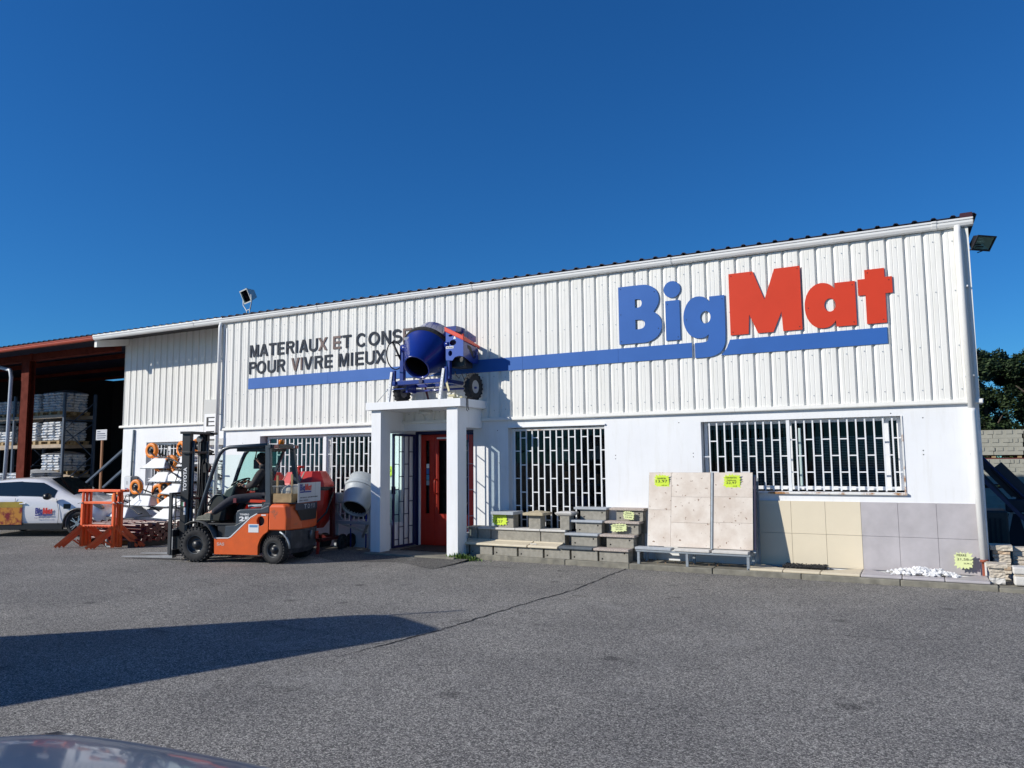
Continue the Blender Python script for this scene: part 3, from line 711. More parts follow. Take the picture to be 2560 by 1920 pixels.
obj('frame', MB().box(-8.335, -8.30, -.598, -.565, .301, 2.269).box(-8.335, -8.30, -.36, -.33, .301, 2.269).box(-8.335, -8.30, -.564, -.361, 2.23, 2.269).box(-8.335, -8.30, -.564, -.361, .301, .34), navy, sg); bx('pane', darkg, sg, -8.32, -8.315, -.565, -.36, .34, 2.23)
lamp = thing('porch_lamp', 'small round ceiling lamp under the porch roof above the door', 'lamp', (-9.15,-.42,2.641))
obj('lamp_base', MB().lathe([(.135, 0), (.135, -.03), (.12, -.035)], n=20), mat('lamp_grey', (.4,.4,.38), .5), lamp)
obj('lamp_glass', MB().lathe([(.118, -.036), (.11, -.07), (.06, -.095), (0, -.10)], n=20), lampm, lamp)

# ================================================================== SIGNS ON THE FACADE
def shape(pts, holes, y0, y1):
    """flat plate with holes, outline in x-z: filled with mathutils tessellation"""
    from mathutils.geometry import tessellate_polygon
    def ar(p): return sum(p[i][0]*p[(i+1) % len(p)][1]-p[(i+1) % len(p)][0]*p[i][1] for i in range(len(p)))
    loops = [pts if ar(pts) > 0 else pts[::-1]]+[h if ar(h) < 0 else h[::-1] for h in holes]
    tris = tessellate_polygon([[Vector((p[0], p[1], 0)) for p in L_] for L_ in loops])
    flat = [p for L_ in loops for p in L_]; n = len(flat)
    mb = MB(); fs = []
    for t in tris:
        a_, b_, c_ = t
        cr_ = (flat[b_][0]-flat[a_][0])*(flat[c_][1]-flat[a_][1])-(flat[c_][0]-flat[a_][0])*(flat[b_][1]-flat[a_][1])
        if cr_ < 0: a_, b_, c_ = a_, c_, b_
        fs.append((a_, b_, c_)); fs.append((n+c_, n+b_, n+a_))
    o = 0
    for L_ in loops:
        m = len(L_)
        for i in range(m): j = (i+1) % m; fs.append((o+i, n+o+i, n+o+j, o+j))
        o += m
    mb.add([(p[0], y0, p[1]) for p in flat]+[(p[0], y1, p[1]) for p in flat], fs)
    return mb
def smooth_loop(pts, it=2, keep=35):
    for _ in range(it):
        out = []; n = len(pts)
        for i in range(n):
            a_, p, c_ = Vector(pts[i-1]), Vector(pts[i]), Vector(pts[(i+1) % n])
            ang = math.degrees((p-a_).angle(c_-p)) if (p-a_).length > 1e-6 and (c_-p).length > 1e-6 else 0
            if ang > keep: out.append(tuple(p))
            else: out += [tuple(p.lerp(a_, .25)), tuple(p.lerp(c_, .25))]
        pts = out
    return pts
def circ(cx, cz, rx, rz, n=28): return [(cx+rx*math.cos(2*math.pi*k/n), cz+rz*math.sin(2*math.pi*k/n)) for k in range(n)]
LOGO = {
 'B': ([(-5.26,4.70),(-4.80,4.70),(-4.70,4.68),(-4.61,4.63),(-4.55,4.56),(-4.52,4.47),(-4.52,4.38),(-4.55,4.29),(-4.62,4.20),(-4.55,4.15),(-4.50,4.07),(-4.475,3.97),(-4.49,3.87),(-4.54,3.78),(-4.63,3.71),(-4.75,3.67),(-4.85,3.67),(-5.26,3.67)],
       [[(-4.955,4.45),(-4.88,4.45),(-4.845,4.43),(-4.825,4.375),(-4.845,4.32),(-4.88,4.30),(-4.955,4.30)], [(-4.955,4.085),(-4.86,4.085),(-4.80,4.06),(-4.775,4.0),(-4.80,3.94),(-4.86,3.915),(-4.955,3.915)]]),
 'idot': (circ(-4.285, 4.555, .147, .145), []),
 'i': ([(-4.41,4.36),(-4.16,4.36),(-4.16,3.67),(-4.41,3.67)], []),
 'g': ([(-3.65,4.36),(-3.40,4.36),(-3.40,3.62),(-3.425,3.50),(-3.48,3.41),(-3.57,3.36),(-3.68,3.335),(-3.92,3.335),(-3.92,3.59),(-3.79,3.59),(-3.72,3.60),(-3.685,3.64),(-3.68,3.72),(-3.73,3.68),(-3.80,3.66),(-3.90,3.67),(-3.99,3.72),(-4.06,3.82),(-4.10,3.95),(-4.10,4.09),(-4.065,4.22),(-4.0,4.32),(-3.92,4.375),(-3.83,4.385),(-3.74,4.365),(-3.69,4.32),(-3.65,4.27)], [circ(-3.725, 4.015, .087, .105, 20)]),
 'M': ([(-3.32,4.70),(-2.93,4.70),(-2.76,4.21),(-2.59,4.70),(-2.20,4.70),(-2.20,3.67),(-2.49,3.67),(-2.505,3.99),(-2.64,3.67),(-2.88,3.67),(-3.01,3.99),(-3.03,3.67),(-3.32,3.67)], []),
 'a': ([(-1.70,4.36),(-1.41,4.36),(-1.41,3.67),(-1.70,3.67),(-1.705,3.77),(-1.76,3.70),(-1.83,3.665),(-1.92,3.66),(-2.01,3.69),(-2.09,3.77),(-2.14,3.89),(-2.155,4.02),(-2.14,4.15),(-2.09,4.27),(-2.01,4.35),(-1.92,4.385),(-1.83,4.375),(-1.76,4.34),(-1.70,4.27)], [circ(-1.78, 4.02, .082, .105, 20)]),
 't': ([(-1.27,4.51),(-.995,4.51),(-.995,4.37),(-.895,4.37),(-.895,4.12),(-.995,4.12),(-.995,3.67),(-1.27,3.67),(-1.27,4.12),(-1.37,4.12),(-1.37,4.37),(-1.27,4.37)], []),
}
def arc_smooth(k, p): return smooth_loop(p, 2, 38) if k in 'Bga' else p
sign = thing('store_sign', 'large blue and red plate letters reading BigMat high on the right of the facade', 'sign', (0,0,0))
for k, (p, h) in LOGO.items():
    obj('letter', shape(arc_smooth(k, p), [smooth_loop(q, 2, 50) if k == 'B' else q for q in h], -.058, -.046), bluesign if k in ('B','i','idot','g') else redsign, sign)
stand = MB()
for x in (-5.1,-4.7,-4.3,-3.9,-3.5,-3.2,-2.9,-2.4,-2.0,-1.5,-1.1):
    stand.box(x-.02, x+.02, -.0455, -.036, 3.75, 3.79); stand.box(x-.02, x+.02, -.0455, -.036, 4.3, 4.34)
obj('standoffs', stand, galv, sign, kind='stuff')
rv = MB()
for p in [(-5.22,4.66),(-5.22,4.2),(-5.22,3.72),(-4.6,4.55),(-4.54,3.9),(-4.37,4.3),(-4.2,3.72),(-3.28,4.66),(-3.28,3.72),(-2.96,4.66),(-2.24,4.66),(-2.24,3.72),(-1.45,4.3),(-1.45,3.72),(-1.23,4.46),(-1.04,3.72),(-.94,4.32),(-3.44,4.3),(-4.05,4.0),(-2.1,4.0)]:
    rv.lathe([(.008, 0), (.008, -.004)], (p[0], -.058, p[1]), (0, 1, 0), 6, False)
obj('rivets', rv, slate, sign, kind='stuff')
stripe = thing('blue_stripe', 'long blue band of flat panels running across the facade below the lettering', 'sign', (0,0,0))
for x0, x1 in ((-14.42,-12.0),(-12.0,-9.6),(-9.6,-7.2),(-7.2,-5.29),(-5.29,-3.97)): bx('panel', bluesign, stripe, x0+.0015, x1-.0015, -.05, -.037, 3.352, 3.602)
obj('panel', shape([(-3.335,3.60),(-1.0,3.60),(-1.0,3.352),(-3.49,3.352),(-3.43,3.41),(-3.385,3.48),(-3.35,3.56)], [], -.05, -.037), bluesign, stripe)
slog = thing('slogan_lettering', 'dark cut out letters on the cladding reading MATERIAUX ET CONSEILS POUR VIVRE MIEUX', 'sign', (0,0,0))
W1 = list(zip('MATERIAUXETCONSEILS', [(-14.39,-14.11),(-14.08,-13.81),(-13.78,-13.56),(-13.52,-13.31),(-13.25,-13.0),(-12.95,-12.90),(-12.85,-12.59),(-12.56,-12.31),(-12.29,-12.03),(-11.86,-11.64),(-11.6,-11.36),(-11.22,-10.94),(-10.89,-10.59),(-10.54,-10.30),(-10.26,-10.01),(-9.98,-9.76),(-9.71,-9.66),(-9.6,-9.40),(-9.36,-9.11)]))
W2 = list(zip('POURVIVREMIEUX', [(-14.40,-14.18),(-14.16,-13.87),(-13.82,-13.57),(-13.52,-13.27),(-13.08,-12.84),(-12.8,-12.75),(-12.71,-12.45),(-12.39,-12.15),(-12.10,-11.88),(-11.70,-11.42),(-11.36,-11.31),(-11.24,-11.02),(-10.97,-10.72),(-10.70,-10.43)]))
brown = {('r1', 8), ('r1', 9), ('r1', 15), ('r2', 4), ('r2', 5)}
def ribbon(cl, t, closed=False):
    n = len(cl); L_, R_ = [], []
    for i in range(n):
        p = Vector(cl[i]); a_ = Vector(cl[i-1] if (i or closed) else cl[0]); b_ = Vector(cl[(i+1) % n] if (i < n-1 or closed) else cl[-1])
        d = (b_-a_).normalized(); nn = Vector((-d.y, d.x))*t/2; L_.append(tuple(p+nn)); R_.append(tuple(p-nn))
    return (L_, [R_]) if closed else (L_+R_[::-1], [])
def arcp(cx, cy_, rx, ry, a0, a1, n=12): return [(cx+rx*math.cos(R(a0+(a1-a0)*k/n)), cy_+ry*math.sin(R(a0+(a1-a0)*k/n))) for k in range(n+1)]
def glyph(ch, w, h, t=.052):
    """plain grotesque capital as (outline, holes) in a w x h box"""
    v = t*.92
    if ch == 'I': return [(0,0),(0,h),(w,h),(w,0)], []
    if ch == 'T': return [(w/2-t/2,0),(w/2+t/2,0),(w/2+t/2,h-v),(w,h-v),(w,h),(0,h),(0,h-v),(w/2-t/2,h-v)], []
    if ch == 'L': return [(0,0),(w,0),(w,v),(t,v),(t,h),(0,h)], []
    if ch == 'E': return [(0,0),(w,0),(w,v),(t,v),(t,h/2-v/2),(w*.93,h/2-v/2),(w*.93,h/2+v/2),(t,h/2+v/2),(t,h-v),(w,h-v),(w,h),(0,h)], []
    if ch == 'M': return [(0,0),(0,h),(1.45*t,h),(w/2,.33*h),(w-1.45*t,h),(w,h),(w,0),(w-t,0),(w-t,.80*h),(w/2+.48*t,0),(w/2-.48*t,0),(t,.80*h),(t,0)], []
    if ch == 'N': return [(0,0),(0,h),(1.1*t,h),(w-t,.27*h),(w-t,h),(w,h),(w,0),(w-1.1*t,0),(t,.73*h),(t,0)], []
    if ch == 'V': return [(w/2-.62*t,0),(w/2+.62*t,0),(w,h),(w-1.12*t,h),(w/2,.22*h),(1.12*t,h),(0,h)], []
    if ch == 'X': q = .62*t; return [(0,0),(1.2*t,0),(w/2,h/2-q),(w-1.2*t,0),(w,0),(w/2+q,h/2),(w,h),(w-1.2*t,h),(w/2,h/2+q),(1.2*t,h),(0,h),(w/2-q,h/2)], []
    if ch == 'A':
        xi = lambda z: 1.12*t+(w/2-1.12*t)*z/(.80*h); a_, b_ = .21*h, .36*h
        return [(0,0),(w/2-.66*t,h),(w/2+.66*t,h),(w,0),(w-1.12*t,0),(w-xi(a_),a_),(xi(a_),a_),(1.12*t,0)], [[(xi(b_),b_),(w-xi(b_),b_),(w/2,.80*h)]]
    if ch == 'U': return ribbon([(t/2,h)]+arcp(w/2, h*.36, w/2-t/2, h*.36-v/2, 180, 360)+[(w-t/2,h)], t)
    if ch == 'O': return ribbon(arcp(w/2, h/2, w/2-t/2, h/2-v/2, 0, 345, 23), t, True)
    if ch == 'C': return ribbon(arcp(w/2, h/2, w/2-t/2, h/2-v/2, 38, 322, 22), t)
    if ch == 'S':
        rx, ry = w/2-t/2, h/4-v/4
        return ribbon(arcp(w/2, h*.75-v*.25, rx*.94, ry, 15, 250, 14)+arcp(w/2, h*.25+v*.25, rx, ry, 70, -165, 14), t)
    bw = w if ch == 'P' else w*.96; z0_ = .45*h; ri = (h-z0_)/2
    bowl = arcp(bw-ri, h-ri, ri, ri, 90, -90, 10); hole = [(t, h-v)]+arcp(bw-ri, h-ri, ri-t, ri-v, 90, -90, 8)+[(t, z0_+v)]
    if ch == 'P': return [(0,0),(0,h)]+bowl+[(t,z0_),(t,0)], [hole]
    if ch == 'R': return [(0,0),(0,h)]+bowl[:-1]+[(bw-ri*.8,z0_),(w,0),(w-1.15*t,0),(w*.46,z0_),(t,z0_),(t,0)], [hole]
for row, Wd, z0 in (('r1', W1, 4.095), ('r2', W2, 3.70)):
    for i, (ch, (a_, b_)) in enumerate(Wd):
        ov = .006 if ch in 'COSU' else 0
        pts, hl = glyph(ch, b_-a_, .285+(2 if ch != 'U' else 1)*ov)
        obj('letter', shape([(a_+x, z0-ov+z) for x, z in pts], [[(a_+x, z0-ov+z) for x, z in q] for q in hl], -.052, -.037), brownl if (row, i) in brown else slate, slog)

# side sign behind the downpipe, on the wing
es = thing('wing_sign_box', 'small pale sign box with dark outlined letters half hidden behind the left downpipe', 'sign', (-16.95,.93,2.2))
bx('sign_box', mat('sign_box_grey', (.52,.52,.50), .5), es, 0, .95, -.10, .03, .42, 1.07)
bx('sign_face', mat('sign_face_white', (.8,.8,.8), .4), es, .04, .93, -.105, -.1005, .06, .70); bx('sign_backing', MT['sign_box_grey'], es, .0, .95, -.1, .03, -.1, .418)
for k, ch in enumerate('EE'): text('sign_letter', ch, ink, es, frame((.12, -.106, .38-k*.36), (1,0,0), (0,0,1)), .3, .24, .004, -.005)

# ================================================================== FLOODLIGHTS
def flood(name, label, loc, rz, tilt, body, arm):
    t = thing(name, label, 'floodlight', loc, rz)
    B = Matrix.Rotation(tilt, 4, 'X')
    fr = MB().add([(-.2,0,-.14),(.2,0,-.14),(.2,0,.14),(-.2,0,.14),(-.12,.17,-.10),(.12,.17,-.10),(.12,.17,.07),(-.12,.17,.07)], [(3,2,6,7),(0,4,5,1),(0,3,7,4),(1,5,6,2),(4,7,6,5)], False, B)
    obj('housing', fr, body, t)
    obj('bezel', MB().box(-.21,.21,-.02,.0,-.15,-.125,B).box(-.21,.21,-.02,.0,.125,.15,B).box(-.21,-.185,-.019,.0,-.125,.125,B).box(.185,.21,-.019,.0,-.125,.125,B), body, t)
    obj('reflector', MB().add([(-.18,.0,-.12),(.18,.0,-.12),(.18,.0,.12),(-.18,.0,.12),(-.1,.12,-.05),(.1,.12,-.05),(.1,.12,.05),(-.1,.12,.05)], [(0,1,5,4),(1,2,6,5),(2,3,7,6),(3,0,4,7),(4,5,6,7)], False, B), mat('reflector', (.55,.57,.55), .3, metal=.5), t)
    obj('front_glass', MB().box(-.184,.184,-.012,-.008,-.124,.124,B), clearg, t)
    obj('lamp_tube', MB().tube([tuple(B @ Vector((-.07,.07,0))), tuple(B @ Vector((.07,.07,0)))], .014, 8), lampm, t)
    obj('bracket', arm, body, t)
    return t
FL1 = flood('floodlight', 'pale grey floodlight on the roof edge above the left downpipe', (-14.72,.10,5.62), R(-22), R(24), mat('flood_grey', (.52,.55,.54), .5),
      MB().tube([(-.23,.02,0),(-.24,.03,-.16),(-.1,.05,-.3),(.12,.05,-.3),(.24,.03,-.16),(.23,.02,0)], .012, 6).tube([(-.08,.05,-.30),(-.09,.06,-.40)], .012, 6).tube([(.08,.05,-.30),(.09,.06,-.40)], .012, 6))
FL2 = flood('floodlight', 'black floodlight on a bracket at the right end of the gutter', (.31,.0,4.72), R(42), R(38), mat('flood_black', (.012,.012,.016), .5),
      MB().tube([(-.12,.2,-.09),(-.1,.05,-.06),(.05,.06,-.05)], .012, 6).tube([(-.10,.18,.02),(-.06,.1,0),(.03,.09,0)], .01, 6).tube([(-.05,.1,-.16),(.0,.02,-.14)], .01, 6))

FL2.scale = (.78, .78, .78); FL1.scale = (1.1, 1.1, 1.1)
# ================================================================== CONCRETE MIXERS
def tyre(par, c, ax, ro, ri, w_, lugs=0, m=rubber, rimm=None, name='wheel', dish=.02):
    wl_ = thing(name, None, None); wl_.parent = par
    a_ = Vector(ax).normalized(); c = Vector(c)
    hw = w_/2
    obj('tyre', MB().lathe([(ri, -hw*.8), (ri*1.08, -hw*.95), (ro*.90, -hw), (ro*.97, -hw*.72), (ro, -hw*.3), (ro, hw*.3), (ro*.97, hw*.72), (ro*.90, hw), (ri*1.08, hw*.95), (ri, hw*.8)], c, a_, 28, True, False), m, wl_)
    if lugs:
        lm_ = MB(); b1 = a_.orthogonal().normalized(); b2 = a_.cross(b1)
        for k in range(lugs):
            for s_ in (-1, 1):
                t_ = 2*math.pi*(k+(.25 if s_ > 0 else 0))/lugs
                d = b1*math.cos(t_)+b2*math.sin(t_); e = -b1*math.sin(t_)+b2*math.cos(t_)
                p0 = c+d*(ro-.004)
                lm_.bar(p0+a_*(s_*hw*.10), p0+a_*(s_*hw*.98)+e*(.02*s_)-d*.012, ro*.115, .034, up=d)
                p1 = c+d*(ro-.025)+a_*(s_*hw*.96); p2 = c+d*(ro*.86)+a_*(s_*hw*1.01)
                lm_.bar(p1, p2, ro*.105, .018, up=a_)
        obj('tread', lm_, m, wl_, kind='stuff')
    obj('rim', MB().lathe([(ri*1.02, -hw*.82), (ri*1.02, -hw*.7), (ri*.86, -hw*.5), (ri*.80, -dish), (ri*.45, -dish*1.4), (ri*.42, -dish*2.6), (0.001, -dish*2.8)], c, a_, 24, True, False)
                   .lathe([(0.001, hw*.5), (ri*.8, hw*.5), (ri*1.02, hw*.82)], c, a_, 24, True, False), rimm or blacks, wl_)
    return wl_
def drum(par, c, d, L, rb, rm, back, m, ringm, rback=.36, ring=True):
    c = Vector(c); d = Vector(d).normalized()
    obj('drum', MB().lathe([(rback*rb/.5, -back), (rb*.97, -.05), (rb, -.03), (rb, .05), (rb*.985, .07), (rm*1.02, L-.02), (rm*1.06, L), (rm*.96, L+.004), (rm*.93, L-.05), (rb*.93, .05), (rb*.9, -.04), (rback*.9, -back+.02), (0.001, -back+.02)], c, d, 40, True, False)
        .lathe([(0.001, -back-.04), (rback*rb/.5*.9, -back-.035), (rback*rb/.5, -back)], c, d, 40, True, False), m, par)
    if ring: obj('ring_gear', MB().lathe([(rb*1.0, -.045), (rb*1.055, -.04), (rb*1.06, .03), (rb*1.0, .045)], c, d, 40, False, False), ringm, par)
    obj('drum_inside', MB().lathe([(rm*.93, L-.04), (rb*.9, .02), (.05, -back*.6)], c, d, 24, True, False), mat('drum_inside', (.02,.018,.016), .9), par)
bm = thing('concrete_mixer', 'blue concrete mixer with red motor cover standing on the porch roof', 'concrete mixer', (0,0,0))
drum(bm, (-9.05,-.47,3.81), (.03,-.74,-.67), .58, .50, .255, .40, blue, rubber, rback=.40)
obj('drum_sticker', MB().box(-.17,.17,-.004,.0,-.022,.028, Matrix.Translation((-9.2,-.82,4.02)) @ Matrix.Rotation(.18, 4, 'Z') @ Matrix.Rotation(-.1, 4, 'Y') @ Matrix.Rotation(.5, 4, 'X')), whiteink, bm)
# frame
for x in (-9.58, -8.50):
    obj('side_upright', MB().box(x-.045, x+.045, -.64, -.55, 3.2, 3.93), blue, bm, .006)
    obj('side_beam', MB().box(x-.04, x+.04, -.9, -.12, 3.12, 3.19), blue, bm, .006)
obj('pivot', MB().lathe([(.09, 0), (.09, .14)], (-9.58,-.6,3.86), (1,0,0), 16).lathe([(.07, 0), (.07, -.1)], (-8.46,-.6,3.86), (1,0,0), 16), blue, bm)
bx('front_beam', blue, bm, -9.535, -8.495, -.86, -.78, 3.115, 3.195, .006)
bx('rear_beam', blue, bm, -9.535, -8.495, -.2, -.12, 3.115, 3.185, .006)
obj('beam_hook', MB().lathe([(.045, 0), (.045, -.03)], (-8.95,-.86,3.16), (0,1,0), 12), navy, bm)
for x, dx in ((-9.62, -.07), (-8.42, -.08)):
    obj('front_leg', MB().bar((x,-.885,3.37), (x+dx,-.90,2.795), .05, .05, up=(0,1,0)), traywhite, bm)
    hl = MB()
    for k in range(7): hl.lathe([(.007, 0), (.007, -.002)], (x+dx*(.2+.11*k), -.9125-.0017*k, 3.26-.063*k), (0,1,0), 6, False)
    obj('leg_holes', hl, ink, bm, kind='stuff')
    obj('leg_sleeve', MB().bar((x+.035,-.86,3.40), (x+.03,-.86,3.1), .05, .06, up=(0,1,0)), blue, bm)
obj('rear_leg', MB().bar((-9.35,-.15,3.12), (-9.27,-.12,2.795), .035), maroon, bm)
obj('axle', MB().tube([(-9.8,-.33,3.03), (-8.05,-.33,3.03)], .022, 8), blue, bm)
obj('mudguard', MB().box(-9.95,-9.35,-.62,-.58,3.06,3.075).box(-9.5,-9.46,-.6,-.3,2.99,3.12), blue, bm)
tyre(bm, (-9.79,-.33,3.03), (1,0,0), .235, .115, .11, 18, rimm=mat('rim_grey', (.12,.12,.13), .5))
tyre(bm, (-8.12,-.33,3.05), (1,0,0), .255, .125, .13, 18, rimm=mat('rim_silver', (.40,.41,.42), .4))
ring = [(-9.72, -.66+.27*math.sin(t_*math.pi/16), 3.73+.275*math.cos(t_*math.pi/16)) for t_ in range(32)]
obj('handwheel', MB().tube(ring, .012, 6, closed=True).tube([(-9.72,-.74,3.98),(-9.60,-.62,3.62)], .022, 6).tube([(-9.72,-.66,3.73),(-9.58,-.6,3.73)], .015, 6), mat('black_rubber', (.015,.015,.015), .6), bm)
# motor housing: front plate with openings, side, sloped red cover, tray
fp = [(-8.53,4.13),(-8.53,3.55),(-8.38,3.54),(-8.33,3.60),(-8.24,3.62),(-8.14,3.60),(-8.14,3.93)]
obj('housing_plate', shape(fp, [circ(-8.37, 3.88, .075, .055, 16), circ(-8.43, 3.68, .045, .055, 14), circ(-8.42, 4.02, .05, .022, 12)], -.655, -.64), mat('mixer_blue_sunlit', (.018,.07,.36), .35, coat=.4), bm)  # lighter copy of the mixer blue; sunlit tone put into the colour
obj('housing_side', MB().prism([(-.639,3.60),(-.639,3.935),(-.10,3.80),(-.10,3.52),(-.3,3.5)], -8.155, -8.14, 'x'), blue, bm)
obj('side_slot', MB().prism([(-.50,3.84),(-.38,3.82),(-.28,3.66),(-.32,3.62),(-.42,3.74),(-.5,3.78)], -8.1395, -8.137, 'x'), ink, bm)
obj('motor', MB().lathe([(.10, 0), (.11, .02), (.11, .2), (.1, .22)], (-8.4,-.35,3.8), (1,0,0), 16), blacks, bm)
obj('motor_block', MB().box(-8.5,-8.2,-.5,-.2,3.42,3.62), blacks, bm, .02)
for k in range(3): obj('vent_mark', MB().tube([(-8.135, -.26+.035*math.cos(q*.5)*(1+.3*k), 3.68+.05*math.sin(q*.5)*(1+.3*k)) for q in range(13)], .004, 4), navy, bm)
cov = MB().add([(-8.545,-.68,4.11),(-8.12,-.68,3.90),(-8.12,-.08,3.82),(-8.545,-.08,4.03),(-8.545,-.68,4.20),(-8.12,-.68,3.99),(-8.12,-.08,3.87),(-8.545,-.08,4.08)], [(0,3,2,1),(4,5,6,7),(0,1,5,4),(1,2,6,5),(2,3,7,6),(3,0,4,7)])
obj('motor_cover', cov, mat('mixer_cover_red', (.66,.05,.02), .35), bm, .01)
obj('cover_knob', MB().lathe([(.015, 0), (.02, .04), (0.001, .05)], (-8.3,-.4,4.03), (0,0,1), 10), redsign, bm)
obj('tool_tray', MB().box(-8.9,-8.52,-.3,-.05,4.16,4.17).box(-8.9,-8.52,-.31,-.3,4.16,4.27).box(-8.9,-8.52,-.05,-.04,4.16,4.27).box(-8.53,-8.52,-.3,-.05,4.171,4.27), blue, bm)
text('plate_text', 'ALTRAD', ink, bm, frame((-8.515,-.659,3.782), (1,0,0), (0,0,1)), .15, .025, .001)
obj('plate_label', MB().box(-8.525,-8.355,-.6575,-.6555,3.772,3.818), whiteink, bm)
obj('warning_triangle', shape([(-8.36,3.95),(-8.30,3.95),(-8.33,4.02)], [], -.6575, -.6555), whiteink, bm)
obj('hose_tangle', MB().tube([(-8.42,-.5,3.35),(-8.35,-.6,3.28),(-8.30,-.55,3.2),(-8.27,-.5,3.3),(-8.2,-.5,3.15)], .009, 5), blacks, bm)
stp = thing('ratchet_strap', 'yellowed tie down strap hanging over the porch roof corner beside the mixer wheel', 'strap', (0,0,0))
strapm = mat('strap_cream', (.55,.50,.30), .8)
obj('webbing', MB().bar((-8.44,-.84,3.25), (-8.28,-.93,2.93), .04, .004, up=(0,1,0)).bar((-8.28,-.93,2.93), (-8.02,-.75,2.81), .045, .004), strapm, stp)
obj('ratchet', MB().box(-8.3,-8.16,-.93,-.87,2.83,2.87).box(-8.24,-8.04,-.86,-.82,2.805,2.83), strapm, stp, .005)
obj('hook', MB().tube([(-7.99,-.78,2.80),(-7.985,-.78,2.62),(-7.98,-.80,2.58),(-7.98,-.76,2.56)], .007, 5).tube([(-7.99,-.74,2.80),(-7.985,-.74,2.64),(-7.98,-.72,2.58)], .007, 5), blacks, stp)
cd_ = thing('guy_cord', 'thin grey cord from the left mixer leg to the porch roof edge', 'cord', (0,0,0))
obj('cord', MB().tube([(-9.65,-.88,3.1),(-9.95,-.93,2.795)], .007, 5), galv, cd_)

# grey mixer beside the porch
gm = thing('concrete_mixer', 'light grey concrete mixer with its open drum tipped towards the yard, beside the porch', 'concrete mixer', (0,0,0))
drum(gm, (-10.66,-.50,1.05), (.12,-.62,-.72), .44, .35, .25, .26, mgrey, mgrey, rback=.38)
for x in (-11.26, -10.38):
    obj('upright', MB().box(x-.03, x+.03, -.58, -.52, G+.02, .98), bluest, gm, .004)
obj('cross_beam', MB().box(-11.25, -10.2, -.60, -.53, .40, .46), bluest, gm, .004)
obj('gusset', MB().prism([(-11.22,.47),(-11.22,.62),(-11.06,.47)], -.58, -.55), bluest, gm)
obj('brace', MB().bar((-11.2,-.55,.42), (-10.5,-.1,.1), .04).bar((-10.45,-.55,.42),(-10.95,-.1,.1),.04), bluest, gm)
obj('motor_box', MB().box(-11.33,-11.17,-.66,-.40,.80,1.02), mgrey, gm, .03)
obj('base_rail', MB().tube([(-11.3,-.62,G+.03),(-11.3,-.05,G+.03)], .02, 6).tube([(-10.3,-.62,G+.03),(-10.3,-.05,G+.03)], .02, 6), galv, gm)
tyre(gm, (-11.24,-.12,.02), (1,0,0), .15, .08, .06)
tyre(gm, (-10.4,-.12,.02), (1,0,0), .15, .08, .06)

def red_mixer(label, x, y, s=1.0, tee=False, rz=0, up=True):
    t = thing('concrete_mixer', label, 'concrete mixer', (x, y, G), rz, group='red concrete mixers behind the forklift')
    t.scale = (s, s, s)
    obj('drum', MB().lathe([(.24, 1.60), (.255, 1.61), (.40, 1.38), (.41, 1.34), (.41, 1.20), (.40, .95), (.33, .62), (.22, .48), (.001, .46)], (0,0,0), (0,0,1), 10, False), mred, t)
    obj('ring_gear', MB().lathe([(.412, 1.235), (.43, 1.24), (.43, 1.30), (.412, 1.305)], (0,0,0), (0,0,1), 24, False, False), blacks, t)
    obj('drum_rib', MB().bar((-.05,-.245,1.6),(-.07,-.40,1.37), .03, .02).bar((-.07,-.415,1.37),(-.07,-.42,1.24), .03, .02), mat('rib_grey', (.2,.16,.13), .5), t)
    for sx in (-.45, .45): obj('side_frame', MB().box(sx-.03, sx+.03, -.05, .05, .25, 1.28), maroon, t)
    obj('base_frame', MB().bar((-.45,-.4,.28),(.45,-.4,.28),.06).bar((-.45,.3,.28),(.45,.3,.28),.06).bar((-.45,-.4,.28),(-.45,.3,.28),.06).bar((.45,-.4,.28),(.45,.3,.28),.06), maroon, t)
    obj('leg', MB().bar((-.4,-.4,.28),(-.42,-.45,0), .05), mred, t); obj('leg', MB().bar((.4,-.4,.28),(.42,-.45,0), .05), mred, t)
    obj('yoke', MB().tube([(-.47,0,1.2),(-.47,-.25,.8),(-.3,-.44,.55),(.3,-.44,.55),(.47,-.25,.8),(.47,0,1.2)], .022, 6), blacks, t)
    obj('motor_housing', MB().box(-.62,-.46,-.16,.2,.75,1.22), mred, t, .03)
    if tee: obj('tipping_handle', MB().tube([(-.3,-.1,1.45),(-.3,-.1,1.68)], .03, 8).tube([(-.42,-.1,1.70),(-.18,-.1,1.70)], .025, 8), mred, t)
    tyre(t, (-.5,.3,.17), (1,0,0), .17, .09, .07); tyre(t, (.5,.3,.17), (1,0,0), .17, .09, .07)
    return t
red_mixer('nearest red concrete mixer, drum upright with a tee handle, just left of the grey mixer', -11.47, -1.0, .99, True, R(8))
red_mixer('middle red concrete mixer with drum upright behind the white forklift panel', -12.1, -.75, .98, False, R(-12))
red_mixer('third red concrete mixer seen through the forklift cab frame by the driver seat', -12.95, -.75, .97, False, R(10))
bt = thing('hand_truck', 'blue tubular frame standing against the window bars behind the grey mixer', 'hand truck', (-10.98,-.2,G))
bt_ = mat('bright_blue_tube', (.02,.05,.42), .4)
obj('tube_frame', MB().tube([(-.2,0,0),(-.2,0,1.35),(-.1,-.05,1.47),(.1,-.05,1.47),(.2,0,1.35),(.2,0,0)], .016, 6).tube([(-.2,0,1.25),(.2,0,1.25)], .014, 6).tube([(-.2,-.1,1.38),(.22,-.1,1.42)], .014, 6), bt_, bt)

